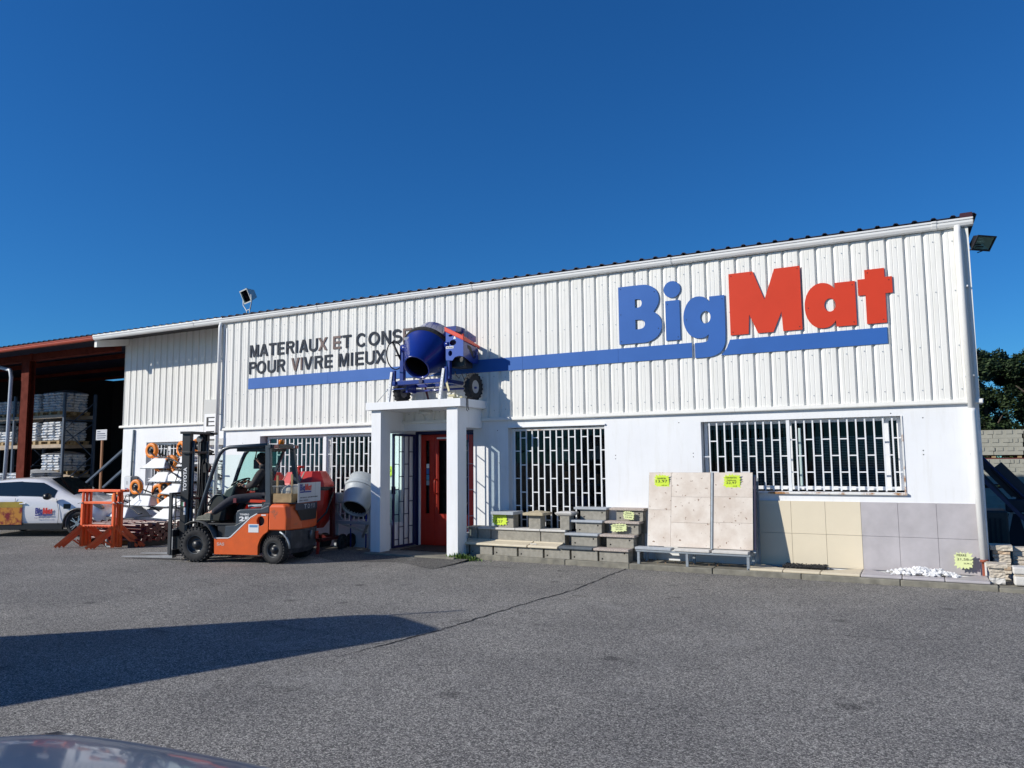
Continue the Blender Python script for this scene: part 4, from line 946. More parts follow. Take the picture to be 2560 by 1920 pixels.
# ================================================================== WHEELBARROWS
def make_barrow():
    t = thing('wheelbarrow', 'x', 'wheelbarrow', group='upturned builder wheelbarrows stacked by the small window')
    # upturned: rim at z=0, bottom on top; nose towards -x
    rim = [(-.52,-.20),(-.52,.20),(.38,.33),(.38,-.33)]; bot = [(-.20,-.13),(-.20,.13),(.25,.17),(.25,-.17)]
    mb = MB().add([(p[0],p[1],0) for p in rim]+[(p[0],p[1],.24) for p in bot], [(0,4,5,1),(1,5,6,2),(2,6,7,3),(3,7,4,0),(4,7,6,5)])
    obj('tray', mb, traywhite, t, .025, seg=3)
    obj('tray_rim', MB().tube([(*p, .0) for p in rim], .011, 6, closed=True), galv, t)
    hb = mat('barrow_black_tube', (.012,.013,.016), .4)
    for s_ in (-1, 1): obj('handle', MB().tube([(-.44,s_*.07,.40),(-.1,s_*.16,.27),(.25,s_*.2,.26),(.55,s_*.24,.20),(.80,s_*.27,.10),(.92,s_*.27,.12)], .016, 6), hb, t)
    obj('leg_frame', MB().tube([(.1,-.2,.27),(.22,-.2,.52),(.32,-.2,.52),(.36,-.2,.25)], .010, 6).tube([(.1,.2,.27),(.22,.2,.52),(.32,.2,.52),(.36,.2,.25)], .013, 6).tube([(.27,-.2,.52),(.27,.2,.52)], .012, 6), hb, t)
    wl_ = tyre(t, (-.42,0,.42), (0,1,0), .185, .10, .085, rimm=blacks, m=whorange)
    for k in range(1): obj('rim_spokes', MB().bar((-.56,0,.42),(-.28,0,.42),.03,.02).bar((-.42,0,.28),(-.42,0,.56),.03,.02), blacks, wl_)
    return t
wb0 = make_barrow()
WB = [(-17.25,-.05,1.53,R(2),.0,'top wheelbarrow of the stack, pale tray below an orange wheel at the small window'),
 (-16.45,.05,1.57,R(-14),.0,'upper wheelbarrow partly behind the forklift mast, just right of the topmost tray'),
 (-17.0,-.10,1.20,R(-6),.0,'second tray from the top of the stack, below the topmost tray'),
 (-16.35,-.15,1.22,R(5),.0,'bright tray just left of the forklift mast at the level of its lettering'),
 (-15.75,.30,1.62,R(30),.0,'wheelbarrow seen high between the rails of the forklift mast'),
 (-17.65,-.15,.62,R(3),.0,'big white tray of the middle level with a dark facet on its right side'),
 (-18.15,-.35,.34,R(-3),.0,'lowest and leftmost white tray with handles over the maroon props'),
 (-16.35,-.25,.92,R(-8),.0,'upper tray behind the load backrest of the forklift'),
 (-16.45,-.20,.62,R(6),.0,'middle tray behind the load backrest of the forklift'),
 (-16.50,-.30,.34,R(-4),.0,'lowest tray behind the load backrest of the forklift'),
 (-17.35,.30,.50,R(8),.0,'tray tucked between the small window wall and the big middle tray'),
 (-15.85,.25,1.0,R(20),.0,'lower wheelbarrow seen between the rails of the forklift mast')]
for i, (x, y, z, a_, tl, lb) in enumerate(WB):
    o = wb0 if i == 0 else copy_tree(wb0)
    o.location = (x, y, z); o.rotation_euler = (0, tl, a_); o['label'] = lb; o.scale = (1.12, 1.12, 1.05)
hst = thing('barrow_stand', 'slim black steel stand holding the upturned wheelbarrows against the wing wall', 'display stand', (-16.75,.62,G))
for x in (-.95, .0, .95): obj('stand_post', MB().tube([(x,0,0),(x,0,2.0)], .018, 6), blacks, hst)
for z in (.45, .72, 1.03, 1.31, 1.62): obj('stand_arm', MB().tube([(-.95,0,z),(.95,0,z)], .012, 5), blacks, hst); obj('stand_hook', MB().tube([(-.55,0,z),(-.55,-.75,z+.0)], .011, 5), blacks, hst); obj('stand_hook', MB().tube([(.35,0,z),(.35,-.75,z+.0)], .011, 5), blacks, hst)
# props bundle (maroon tubes) lying on bearers, ends to the yard
pb = thing('prop_rack', 'dark wooden and steel stillage carrying the maroon scaffold props', 'stillage', (-16.3,-1.35,G))
for x in (-.75, .0, .7): bx('bearer', wood if x == 0 else blacks, pb, x-.05, x+.05, -.75, .75, .0, .12)
bx('stillage_post', galv, pb, -.04, -.0, -.80, -.76, .0, .16); bx('stillage_post', galv, pb, .35, .39, -.80, -.76, .0, .16); bx('stillage_rail', galv, pb, -.04, .39, -.80, -.76, .0, .02)
n_ = 0
for row in range(5):
    cnt = 8-(row > 2)*2
    for k in range(cnt):
        y = -.62+k*.165+(.08 if row % 2 else 0); z = G+.155+row*.075
        o = thing('steel_prop', 'maroon steel prop in the %s layer of the bundle below the wheelbarrows' % ('bottom', 'second', 'middle', 'fourth', 'top')[row], 'prop', (-16.3+random.uniform(-.06, .06), -1.35+y, z), random.uniform(-.015, .015), 'maroon steel props in the bundle')
        if n_ == 0: tube_me = MB().lathe([(.055,-.965),(.055,-.953),(.028,-.952),(.028,.952),(.055,.953),(.055,.965)], (0,0,0), (1,0,0), 8, False).mesh('tube'); col_me = MB().lathe([(.036, 0), (.036, .10)], (.1,0,0), (1,0,0), 8, False).lathe([(.034, 0), (.034, .02)], (-.3,0,0), (1,0,0), 8, False).mesh('collar'); pl_me = MB().box(-.97,-.955,-.055,.055,-.03,.03).box(.955,.97,-.055,.055,-.03,.03).mesh('end_plate'); [q.materials.append(maroon) for q in (tube_me, col_me)]
        obj('tube', tube_me, maroon, o); obj('collar', col_me, maroon, o); n_ += 1
pr = MB()
# wall box + conduit on the wing
wbx = thing('wall_charger', 'pale grey wall charger box with a conduit above it on the wing wall', 'charger', (-19.78,wing_y,1.03))
obj('casing', MB().box(-.15,.15,-.22,-.002,-.28,.28), mat('charger_grey', (.17,.19,.20), .4), wbx, .03)
obj('front_plate', MB().box(-.13,.13,-.235,-.221,-.26,.26), mat('charger_face', (.62,.64,.66), .35), wbx, .006)
text('logo', 'Big', inkb, wbx, frame((-.07,-.2355,-.08), (1,0,0), (0,0,1)), .07, .04, .001, .03); text('logo', 'Mat', inkr, wbx, frame((.005,-.2355,-.08), (1,0,0), (0,0,1)), .07, .035, .001, .03)
obj('holes', MB().box(-.03,-.02,-.2365,-.2355,.05,.15).box(.02,.03,-.2365,-.2355,.05,.15), ink, wbx)
obj('conduit', MB().tube([(-.11,-.04,.28),(-.10,-.04,1.0),(-.09,-.03,1.55)], .028, 10), mat('conduit_grey', (.17,.22,.25), .5), wbx)
obj('conduit_collars', MB().tube([(-.10,-.04,.98),(-.10,-.04,1.0)], .034, 10).tube([(-.105,-.04,.66),(-.105,-.04,.68)], .034, 10), MT['conduit_grey'], wbx, kind='stuff')

# ================================================================== MASON TRESTLES (orange)
def trestle():
    t = thing('mason_trestle', 'x', 'trestle', group='orange adjustable mason trestles')
    for x in (.0, .93):
        obj('outer_post', MB().box(x-.03, x+.03, -.03, .03, .02, .98), traor, t, .004)
        obj('inner_post', MB().box(x-.02, x+.02, -.02, .02, .981, 1.2), traor, t)
        obj('front_leg', MB().bar((x-.0,-.03,.46),(x-.38,-.33,.02), .035, .055), traor, t)
        obj('rear_leg', MB().bar((x+.0,.03,.46),(x+.30,.36,.02), .035, .055), traor, t)
        obj('leg_strut', MB().bar((x,-.03,.06),(x-.10,-.12,.16), .03), traor, t)
    bx('top_rail', traor, t, -.12, 1.12, -.03, .03, 1.18, 1.235, .004)
    obj('top_flange', MB().box(-.1, 1.1, -.055, -.031, 1.19, 1.20), traor, t)
    bx('middle_rail', traor, t, .03, .90, -.022, .022, .93, .975, .003)
    bx('lower_rail', traor, t, .03, .90, -.022, .022, .44, .475, .003)
    hl = MB()
    for k in range(9): hl.box(.1+.09*k, .15+.09*k, -.034, -.0225, .45, .466)
    obj('rail_notches', hl, redlens, t, kind='stuff')
    obj('pin', MB().tube([(-.1,-.05,.93),(.0,-.04,.96),(.06,-.05,.93)], .01, 5), galv, t); obj('pin', MB().tube([(.9,-.05,.93),(.98,-.06,.97),(1.04,-.05,.93)], .01, 5), galv, t)
    return t
t0 = trestle(); TR = [(-16.72,-2.44,0,'front orange trestle of the nested row, nearest the yard'), (-16.70,-2.37,.02,'second orange trestle, nested right behind the front one'), (-16.67,-2.30,-.01,'rear orange trestle of the nested row, beside the maroon props')]
for i, (x, y, a_, lb) in enumerate(TR):
    o = t0 if i == 0 else copy_tree(t0)
    o.location = (x, y, G); o.rotation_euler.z = a_+.10; o['label'] = lb
# ================================================================== FORKLIFT
FO = Vector((-12.25, -3.13, G)); FR = math.atan2(.26471698, .96432615)
fk = thing('forklift', 'orange and grey forklift with black mast and white rear panel, driven across the yard', 'forklift', FO, FR)
def fwheel(s, y, r, ri, w_, lugs, steer=0):
    w__ = tyre(fk, (0,0,0), (0,1,0), r, ri, w_, lugs, rimm=mat('rim_black', (.03,.032,.035), .4), name='front_wheel' if r > .27 else 'rear_wheel', dish=.03)
    w__.location = (s, y, r); w__.rotation_euler.z = steer
    hub = MB().lathe([(ri*.42, -.02), (ri*.40, -.055), (ri*.18, -.065), (.001, -.065)], (0,0,0), (0,1,0) if y < .5 else (0,-1,0), 16)
    for k in range(7):
        a_ = 2*math.pi*k/7; sg = 1 if y < .5 else -1
        hub.lathe([(.012, -.05*sg), (.012, -.062*sg)], (ri*.32*math.cos(a_), 0, ri*.32*math.sin(a_)), (0,1,0), 6)
    obj('hub', hub, greys, w__)
    obj('rim_ring', MB().lathe([(ri*1.0, -w_*.43), (ri*1.04, -w_*.47), (ri*1.1, -w_*.44)], (0,0,0), (0,1,0), 28, True, False), greys, w__)
    return w__
fwheel(-.06, .11, .315, .155, .21, 26); fwheel(-.06, 1.04, .315, .155, .21, 26)
fwheel(1.50, .115, .245, .125, .17, 30, R(-10)); fwheel(1.50, 1.03, .245, .125, .17, 30, R(-10))
# chassis core and orange side panels
obj('chassis', MB().prism([(.34,.17),(1.20,.17),(1.22,.40),(1.30,.55),(1.36,.60),(1.36,.84),(.72,.84),(.70,.62),(.34,.44)], .095, 1.055), blacks, fk)
arch = [(1.19,.15),(1.19,.30)]+[(1.50-.31*math.cos(t_), .26+.33*math.sin(t_)) for t_ in (.25, .55, .85, 1.15)]
sp = [(.325,.15)]+arch+[(1.385,.585),(1.385,.875),(1.17,.865),(1.05,.80),(.66,.455),(.60,.430),(.315,.425)]
side = shape(sp, [circ(1.235, .745, .075, .085, 18)], .03, .10)
obj('side_panel', side, orange, fk, .006); obj('side_panel', shape(sp, [circ(1.235, .745, .075, .085, 18)], 1.05, 1.12), orange, fk, .006)
obj('filler_recess', MB().lathe([(.088, -.016), (.078, .05), (.0005, .06)], (1.235,.045,.745), (0,1,0), 18, True, False), blacks, fk)
obj('panel_edge_stripe', MB().prism([(.317,.428),(.60,.433),(.655,.457),(1.045,.803),(1.165,.868),(1.16,.885),(1.035,.82),(.645,.472),(.595,.448),(.317,.443)], .026, .055), whiteink, fk)
text('panel_text', 'SAS', mat('faded_white', (.55,.40,.36), .6), fk, frame((.375,.029,.305), (1,0,0), (0,0,1)), .15, .055, .0015, .03)
obj('service_sticker', MB().box(1.0,1.2,.0265,.029,.545,.69), whiteink, fk); obj('sticker_print', MB().box(1.02,1.18,.0245,.026,.635,.675), mat('sticker_blue2', (.12,.28,.50), .5), fk)
obj('small_sticker', MB().box(1.25,1.34,.0265,.029,.84,.862), whiteink, fk)
# step and floor
obj('step', MB().prism([(.34,.446),(.60,.452),(.70,.52),(.70,.66),(.32,.66)], .12, 1.03), blacks, fk)
obj('step_panel', MB().prism([(.50,.458),(.62,.462),(1.02,.815),(.71,.66),(.52,.65)], .06, .118), greys, fk, .004)
bx('floor_plate', blacks, fk, .02, .72, .10, 1.05, .661, .69, .004)
# engine hood with the big 25
hd = [(.70,.665),(.705,.87),(.735,.925),(.79,.945),(1.20,.965),(1.37,1.03),(1.37,.88),(1.16,.87),(1.035,.803),(.88,.665)]
obj('engine_hood', MB().prism(hd, .085, 1.065), greys, fk, .018, seg=3)
text('hood_number', '25', whiteink, fk, frame((.775,.0835,.735), (1,0,0), (0,0,1)), .20, .085, .0015, .045)
text('hood_name', 'TONERO', whiteink, fk, frame((.785,.0835,.84), (1,0,0), (0,0,1)), .19, .032, .0015, .03)
# counterweight: faces to the side and the rear
def ring_loft(sections, m, name, bev=.015):
    mb = MB(); n = len(sections[0][1])
    for z, pts in sections: mb.v += [(p[0], p[1], z) for p in pts]
    for i in range(len(sections)-1):
        for k in range(n): mb.f.append((i*n+k, i*n+(k+1) % n, (i+1)*n+(k+1) % n, (i+1)*n+k)); mb.sm.append(False)
    mb.f.append(tuple(range(n))[::-1]); mb.f.append(tuple((len(sections)-1)*n+k for k in range(n))); mb.sm += [False, False]
    return obj(name, mb, m, fk, bev)
def cw(s0, s1, e=0.0, yin=0.0): return [(s0,.03+yin),(s1-.06+e,.03+yin),(s1+e,.09+yin),(s1+.08+e,.35),(s1+.10+e,.575),(s1+.08+e,.80),(s1+e,1.06-yin),(s1-.06+e,1.12-yin),(s0,1.12-yin)]
ring_loft([(.585, cw(1.39,1.79)), (.80, cw(1.395,1.80)), (.99, cw(1.40,1.77)), (1.045, cw(1.43,1.72,0,.03))], orworn, 'counterweight', .022)
ring_loft([(.17, cw(1.74,1.74,0,.06)), (.26, cw(1.72,1.79,0,.03)), (.583, cw(1.72,1.80))], blkworn, 'lower_counterweight', .02)
bx('wheel_well', blacks, fk, 1.30, 1.80, .13, 1.02, .30, .583)
obj('rear_fender', MB().tube([(1.50+.30*math.cos(t_), .05, .27+.31*math.sin(t_)) for t_ in (0.0, .3, .6, .9, 1.2)], .018, 6), galv, fk)
# dark recess and name on the rear face, following its gentle curve
rq = [(1.815,.14),(1.885,.33),(1.915,.575),(1.885,.82),(1.815,1.02)]
def rear_strip(z0, z1, ya, yb, m, name, pr=.006, taper=0):
    pts = []
    import bisect
    N = 10
    def sx(y):
        ys = [q[1] for q in rq]; i = min(max(bisect.bisect(ys, y)-1, 0), len(rq)-2)
        t_ = (y-rq[i][1])/(rq[i+1][1]-rq[i][1]); return rq[i][0]+t_*(rq[i+1][0]-rq[i][0])
    mb = MB()
    for k in range(N+1):
        f_ = k/N; yt = ya+(yb-ya)*f_; yl = ya+taper+(yb-ya-2*taper)*f_
        mb.v += [(sx(yl)+pr, yl, z0), (sx(yt)+pr, yt, z1)]
    for k in range(N): mb.f.append((2*k, 2*k+2, 2*k+3, 2*k+1)); mb.sm.append(True)
    return obj(name, mb, m, fk), sx
rec, sx = rear_strip(.74, .93, .20, .95, ink, 'rear_grille', .010, .10)
bnd, _ = rear_strip(.93, 1.045, .17, .98, mat('rear_band_blue_grey', (.03,.045,.075), .45, var=.3), 'name_band', .010)
bx('hood_rear', greys, fk, 1.40, 1.80, .15, 1.0, 1.04, 1.065, .01)
for k, ch in enumerate('TOYOTA'):
    yy = .36+.105*k
    if k < 4: text('rear_letter', ch, mat('worn_letter', (.55,.57,.6), .6, var=.6, vscale=40), fk, frame((sx(yy)+.013, yy, .948), (sx(yy+.1)-sx(yy), .1, 0), (0,0,1)), .075, .08, .002, .03)
bx('rear_light', redlens, fk, 1.86, 1.885, .86, .97, .36, .50, .006)
obj('tow_pin', MB().lathe([(.03, 0), (.03, .14)], (1.93,.575,.40), (0,0,1), 10), worn, fk)
# fender, cowl, dash, steering wheel, seat
fa = [(-.06+.40*math.cos(t_), .315+.43*math.sin(t_)) for t_ in [R(q) for q in (18,35,52,70,88,105,122)]]
fen = MB(); 
for (x, z) in fa: fen.v += [(x,.0,z),(x,.24,z),(x*1.0,.0,z-.016),(x,.24,z-.016)]
for i in range(len(fa)-1):
    a_, b_ = 4*i, 4*(i+1)
    fen.f += [(a_,a_+1,b_+1,b_),(a_+2,b_+2,b_+3,a_+3),(a_,b_,b_+2,a_+2),(a_+1,a_+3,b_+3,b_+1)]; fen.sm += [True]*4
obj('front_fender', fen, mat('fender_grey', (.09,.09,.085), .6), fk)
fen2 = obj('front_fender', fen.mesh('front_fender'), MT['fender_grey'], fk); fen2.location = (0, .92, 0)
obj('cowl', MB().prism([(-.08,.70),(.02,1.12),(.10,1.20),(.24,1.20),(.36,1.08),(.30,.70)], .34, .92), mat('cowl_dark', (.015,.02,.02), .5), fk, .03)
obj('dash', MB().prism([(.16,1.08),(.30,1.30),(.44,1.38),(.50,1.34),(.44,1.18),(.34,1.02)], .38, .85), mat('dash_green_grey', (.04,.06,.058), .45), fk, .03)
obj('cowl_rim', MB().tube([(-.05,.33,.98),(.03,.33,1.12),(.12,.33,1.20),(.24,.33,1.20),(.36,.33,1.06)], .014, 6), greys, fk)
st = thing('steering_wheel', None, None); st.parent = fk; st.location = (.46,.60,1.42); st.rotation_euler.y = R(-24)
obj('rim', MB().tube([(.17*math.cos(t_*math.pi/12), .17*math.sin(t_*math.pi/12), 0) for t_ in range(24)], .014, 6, closed=True), blacks, st)
obj('spokes', MB().tube([(-.16,0,0),(.16,0,0)], .012, 5).tube([(0,-.16,0),(0,.16,0)], .012, 5).tube([(0,0,0),(-.02,0,-.14)], .03, 8), blacks, st)
for k in range(3): obj('lever', MB().tube([(.42,.86+.04*k,1.2),(.48,.86+.04*k,1.36)], .008, 5).lathe([(.014, 0), (.016, .02), (.001, .035)], (.48,.86+.04*k,1.355), (0,0,1), 8), blacks, fk)
seat = mat('seat_vinyl', (.014,.015,.018), .45)
obj('seat_base', MB().prism([(.82,.965),(1.20,.985),(1.20,1.03),(.80,1.01)], .30, .85), galv, fk, .01)
obj('seat_cushion', MB().prism([(.72,1.02),(.74,1.10),(.85,1.12),(1.22,1.08),(1.22,1.035),(.80,1.012)], .32, .83), seat, fk, .03)
obj('seat_back', MB().prism([(1.10,1.09),(1.16,1.36),(1.20,1.45),(1.26,1.45),(1.28,1.30),(1.24,1.06)], .34, .81), seat, fk, .04)
obj('seat_belt', MB().bar((.80,.315,1.085),(1.16,.315,1.075), .05, .02, up=(0,1,0)), redsign, fk); obj('buckle', MB().box(1.10,1.17,.29,.315,1.0,1.07), blacks, fk)
# overhead guard
gd = MT['blue_grey_steel'] if 'blue_grey_steel' in MT else greys
for y, nm in ((.155,'near'), (.98,'far')):
    obj('front_pillar', MB().tube([(-.13,y,.72),(.02,y,1.20),(.16,y,1.62),(.235,y,1.82),(.30,y,1.95),(.38,y,2.03),(.50,y,2.065),(1.28,y,2.10)], .036, 8), greys, fk)
    obj('rear_pillar', MB().prism([(1.27,1.0),(1.245,2.085),(1.335,2.085),(1.375,1.0)] if y < .5 else [(1.40,1.04),(1.26,2.08),(1.34,2.08),(1.49,1.04)], y-.04, y+.045), greys, fk, .008)
    obj('pillar_foot', MB().prism([(1.15,.90),(1.265,1.06),(1.38,1.06),(1.38,.89)], y-.055, y+.05), greys, fk, .008)
bx('guard_front_bar', greys, fk, .46, .54, .19, .95, 2.04, 2.08)
for k in range(7): bx('guard_roof_bar', greys, fk, .56+.11*k, .585+.11*k, .195, .945, 2.055, 2.095)
bx('guard_rear_bar', greys, fk, 1.30, 1.36, .10, 1.03, 2.03, 2.11, .008)
lb = thing('light_bar', None, None); lb.parent = fk
bx('light_body', blacks, lb, 1.362, 1.40, .12, 1.02, 2.035, 2.105, .006)
for ya, yb in ((.13,.28), (.90,1.01)): bx('tail_lens', redlens, lb, 1.401, 1.415, ya, yb, 2.045, 2.095, .003)
bx('tail_lens', whiteink, lb, 1.401, 1.412, .84, .88, 2.05, 2.09)
obj('beacon', MB().lathe([(.055, 0), (.055, .07), (.05, .085), (.001, .09)], (1.28,.62,2.115), (0,0,1), 16), amber, fk)
obj('roof_hump', MB().box(.60,1.22,.22,.92,1.985,2.05), blacks, fk, .01)
ms = MB().bar((.30,.99,1.93), (.64,.93,1.92), .02, .02).box(.62,.78,.94,.98,1.74,1.86)
obj('mirror', MB().box(.50,.66,.96,.99,1.66,1.84).tube([(.52,.975,1.84),(.55,.99,2.04)], .012, 5), blacks, fk)
# far windshield post and wiper
obj('windscreen', MB().add([(.02,.20,1.22),(.02,.94,1.22),(.30,.94,1.93),(.30,.20,1.93)], [(0,1,2,3)]), clearg, fk)
obj('side_curtain', MB().prism([(.08,1.28),(.24,1.80),(.36,2.0),(1.0,2.03),(1.10,1.98),(.72,1.10),(.2,1.10)], 1.0, 1.004), glass('perspex_green', (.66,.86,.82), .25), fk)
obj('curtain_frame', MB().bar((1.12,1.0,2.02),(.72,1.0,1.08), .05, .04, up=(0,1,0)), greys, fk)
obj('wiper', MB().bar((.64,1.0,1.30),(.84,1.0,1.72), .012, .01), blacks, fk)
# LP gas bottle, crate, basket, white panel: carried by the truck
gb = obj('gas_bottle', MB().lathe([(.001,-.40),(.10,-.39),(.15,-.34),(.155,-.28),(.155,.28),(.15,.34),(.10,.39),(.001,.40)], (0,0,0), (0,1,0), 24), mat('bottle_cream', (.60,.56,.45), .4), None)
gb.location = FO+Matrix.Rotation(FR, 3, 'Z') @ Vector((1.62,.60,1.222)); gb.rotation_euler.z = FR
tag(gb, 'cream gas bottle lying across the forklift behind the white panel', 'gas bottle')
wp = thing('panel', None, None); wp.parent = fk; wp.name = 'rear_sign_panel'
PX = 1.90
bx('board', mat('panel_grey_white', (.50,.52,.55), .5), wp, PX-.008, PX, .14, .99, 1.06, 1.41)
bx('panel_joint', galv, wp, PX, PX+.0015, .775, .779, 1.06, 1.41)
def logo(par, org, xd, h, w_=None, mats=(inkb, inkr), bar=True, dep=.0015, prefix='logo_'):
    """small copy of the facade lettering; org is its lower left corner (baseline)"""
    k = h/1.03; kx = (w_/4.36) if w_ else k; F = frame(org, xd, (0,0,1))
    for nm, (p, hl) in LOGO.items():
        sm = lambda q: [((x_+5.26)*kx, (z_-3.67)*k) for x_, z_ in q]
        me = shape(sm(p), [sm(q) for q in hl], 0, dep)
        mb = MB().add([(v[0], v[2], v[1]) for v in me.v], [tuple(q[::-1]) for q in me.f], False, F)
        obj(prefix+'letter', mb, mats[0] if nm in ('B','i','idot','g') else mats[1], par)
    if bar:
        for a_, b_ in ((-5.26,-3.98), (-3.40,-.98)): obj(prefix+'bar', MB().add([((a_+5.26)*kx,(3.35-3.67)*k,0),((b_+5.26)*kx,(3.35-3.67)*k,0),((b_+5.26)*kx,(3.56-3.67)*k,0),((a_+5.26)*kx,(3.56-3.67)*k,0)], [(0,1,2,3)], False, Matrix.Translation(Vector(xd).cross(Vector((0,0,1))).normalized()*dep) @ F), mats[0], par)
logo(wp, (PX+.0012, .20, 1.27), (0,1,0), .12, .43)
text('panel_text', 'MATERIAUX - BOIS MONTELIMAR', ink, wp, frame((PX+.001,.22,1.135), (0,1,0), (0,0,1)), .66, .022, .001, .01)
text('panel_text', 'LORIOL  VALENCE', ink, wp, frame((PX+.001,.17,1.085), (0,1,0), (0,0,1)), .34, .022, .001, .01)
obj('panel_bracket', MB().bar((1.72,.3,1.06),(1.89,.3,1.1), .03).bar((1.72,.85,1.06),(1.89,.85,1.1), .03), blacks, wp)
def on_fork(o): o.location = FO+Matrix.Rotation(FR, 3, 'Z') @ Vector(o.location); o.rotation_euler.z += FR; return o
cr_ = on_fork(thing('wooden_crate', 'small pale wooden crate on the forklift counterweight holding odds and ends', 'crate', (1.42,.12,1.067)))
for nm, b_ in (('side_board', (0,.36,0,.018,0,.16)), ('side_board', (0,.36,.42,.438,0,.16)), ('end_board', (0,.018,.019,.419,0,.15)), ('end_board', (.342,.36,.019,.419,0,.15)), ('base_board', (.019,.341,.019,.419,.0,.015))): bx(nm, wood, cr_, *b_, .002)
for x in (.045, .33): bx('corner_stick', wood, cr_, x, x+.035, .02, .045, .016, .48 if x < .1 else .50)
obj('wire_basket', MB().tube([(-.02,.0,.29),(.40,.0,.29),(.40,.42,.29),(-.02,.42,.29)], .006, 5, closed=True), galv, cr_)
wb_ = MB()
for k in range(15): wb_.box(.0+.027*k, .003+.027*k, .0, .003, .17, .29)
obj('basket_wires', wb_, galv, cr_, kind='stuff')
gl = on_fork(thing('work_gloves', 'pair of orange and grey work gloves heaped in the crate on the forklift', 'gloves', (1.58,.28,1.16)))
obj('glove', MB().lathe([(.001,-.03),(.06,-.01),(.07,.03),(.04,.07),(.001,.10)], (.06,-.04,0), (.3,.1,1), 9), redsign, gl); obj('glove', MB().lathe([(.001,-.02),(.07,.0),(.06,.04),(.001,.07)], (-.04,0,0), (-.4,.2,1), 9), mat('grey_glove', (.3,.3,.33), .8), gl)
obj('glove', MB().lathe([(.001,-.02),(.04,.0),(.03,.03),(.001,.04)], (.03,-.08,-.02), (.2,-.2,1), 8), whiteink, gl)
# mast
mst = thing('mast', None, None); mst.parent = fk
def channel(s0, s1, y, t_=.03, fl=.06, sgn=1):
    return MB().box(s0, s1, y-t_/2, y+t_/2, .12, 2.37).box(s0, s0+.022, min(y, y+fl*sgn), max(y, y+fl*sgn), .121, 2.369).box(s1-.022, s1, min(y, y+fl*sgn), max(y, y+fl*sgn), .121, 2.369)
obj('outer_rail', channel(-.575, -.415, .285), blacks, mst); obj('outer_rail', channel(-.575, -.415, .865, sgn=-1), blacks, mst)
obj('inner_rail', channel(-.545, -.445, .375, .02, .04), blacks, mst); obj('inner_rail', channel(-.545, -.445, .785, .02, .04, -1), blacks, mst)
obj('lift_cylinder', MB().tube([(-.40,.36,.5),(-.40,.36,2.2)], .028, 10).tube([(-.40,.79,.5),(-.40,.79,2.2)], .028, 10).tube([(-.42,.36,.45),(-.42,.36,.95)], .045, 10), greys, mst)
for z, a_, b_ in ((2.33,-.60,-.36), (1.96,-.56,-.38), (1.10,-.44,-.38), (.42,-.52,-.40)): bx('cross_member', blacks, mst, a_, b_, .23 if z > 1.9 else .30, .93 if z > 1.9 else .85, z, z+.045, .004)
obj('top_tab', MB().box(-.50,-.30,.86,.96,2.325,2.372).box(-.48,-.34,.88,.95,1.93,1.96), blacks, mst)
obj('chain', MB().tube([(-.46,.66,.6),(-.46,.66,2.26)], .011, 5).tube([(-.50,.66,.6),(-.50,.66,2.26)], .011, 5), worn, mst)
obj('sheave', MB().lathe([(.06,-.02),(.05,0),(.06,.02)], (-.48,.66,2.24), (0,1,0), 18), worn, mst)
obj('hose', MB().tube([(-.40,.70,.7),(-.38,.72,1.7),(-.42,.72,2.28),(-.5,.72,2.28),(-.53,.72,1.2)], .012, 6), rubber, mst)
obj('hose', MB().tube([(-.40,.60,.7),(-.36,.60,1.5),(-.38,.62,1.72),(-.36,.64,1.9)], .012, 6), rubber, mst)
obj('valve_block', MB().prism([(-.42,1.72),(-.32,1.80),(-.24,1.72),(-.28,1.60),(-.40,1.60)], .66, .72), blacks, mst)
obj('tilt_cylinder', MB().tube([(-.40,.34,.55),(.0,.34,.62)], .03, 8).tube([(-.40,.8,.55),(.0,.8,.62)], .03, 8), worn, mst)
text('mast_name', 'TOYOTA', whiteink, mst, frame((-.455,.268,1.265), (0,0,1), (-1,0,0)), .44, .075, .0015, .035)
for nm, z0, m_ in (('green', 0, (.02,.20,.08)), ('white', .028, (.7,.7,.7)), ('red', .056, (.5,.02,.05))): bx('flag_sticker', mat('sticker_'+nm, m_, .5), mst, -.545+z0, -.519+z0, .2675, .2695, .985, 1.06)
bx('white_sticker', whiteink, mst, -.50, -.455, .2675, .2695, .83, .96)
cg = thing('carriage', None, None); cg.parent = fk
obj('fork_hook_plate', MB().box(-.68,-.60,.12,1.03,.44,.56).box(-.68,-.60,.12,1.03,.10,.20), blacks, cg, .004)
obj('carriage_side', MB().box(-.66,-.58,.30,.34,.10,.60).box(-.66,-.58,.81,.85,.10,.60), blacks, cg)
for y in (.13, 1.02):
    bx('backrest_post', mat('dark_grey_steel', (.05,.052,.055), .5, var=.3), cg, -.70, -.64, y-.02, y+.02, .12, 1.24, .003)
bx('backrest_top', MT['dark_grey_steel'], cg, -.70, -.66, .15, 1.0, 1.20, 1.24)
for k in range(5): bx('backrest_bar', MT['dark_grey_steel'], cg, -.69, -.67, .27+.15*k, .285+.15*k, .57, 1.199)
for z in (.78, .98): bx('backrest_bar', MT['dark_grey_steel'], cg, -.668, -.655, .15, 1.0, z, z+.014)
for y in (.26, .78):
    mb = MB().box(-.755,-.705,y,y+.12,.035,.56)
    mb.add([(-.705,y,.035),(-.705,y+.12,.035),(-.705,y+.12,.08),(-.705,y,.08),(-1.82,y+.03,.035),(-1.82,y+.09,.035),(-1.82,y+.09,.045),(-1.82,y+.03,.045)], [(0,4,5,1),(3,2,6,7),(0,3,7,4),(1,5,6,2),(4,7,6,5)])
    obj('fork', mb, mat('polished_fork', (.5,.5,.5), .4, metal=.5, var=.3), cg)
obj('hydraulic_hose', MB().tube([(-.6,.45,.5),(-.52,.42,.75),(-.45,.42,1.0)], .015, 6), rubber, cg)

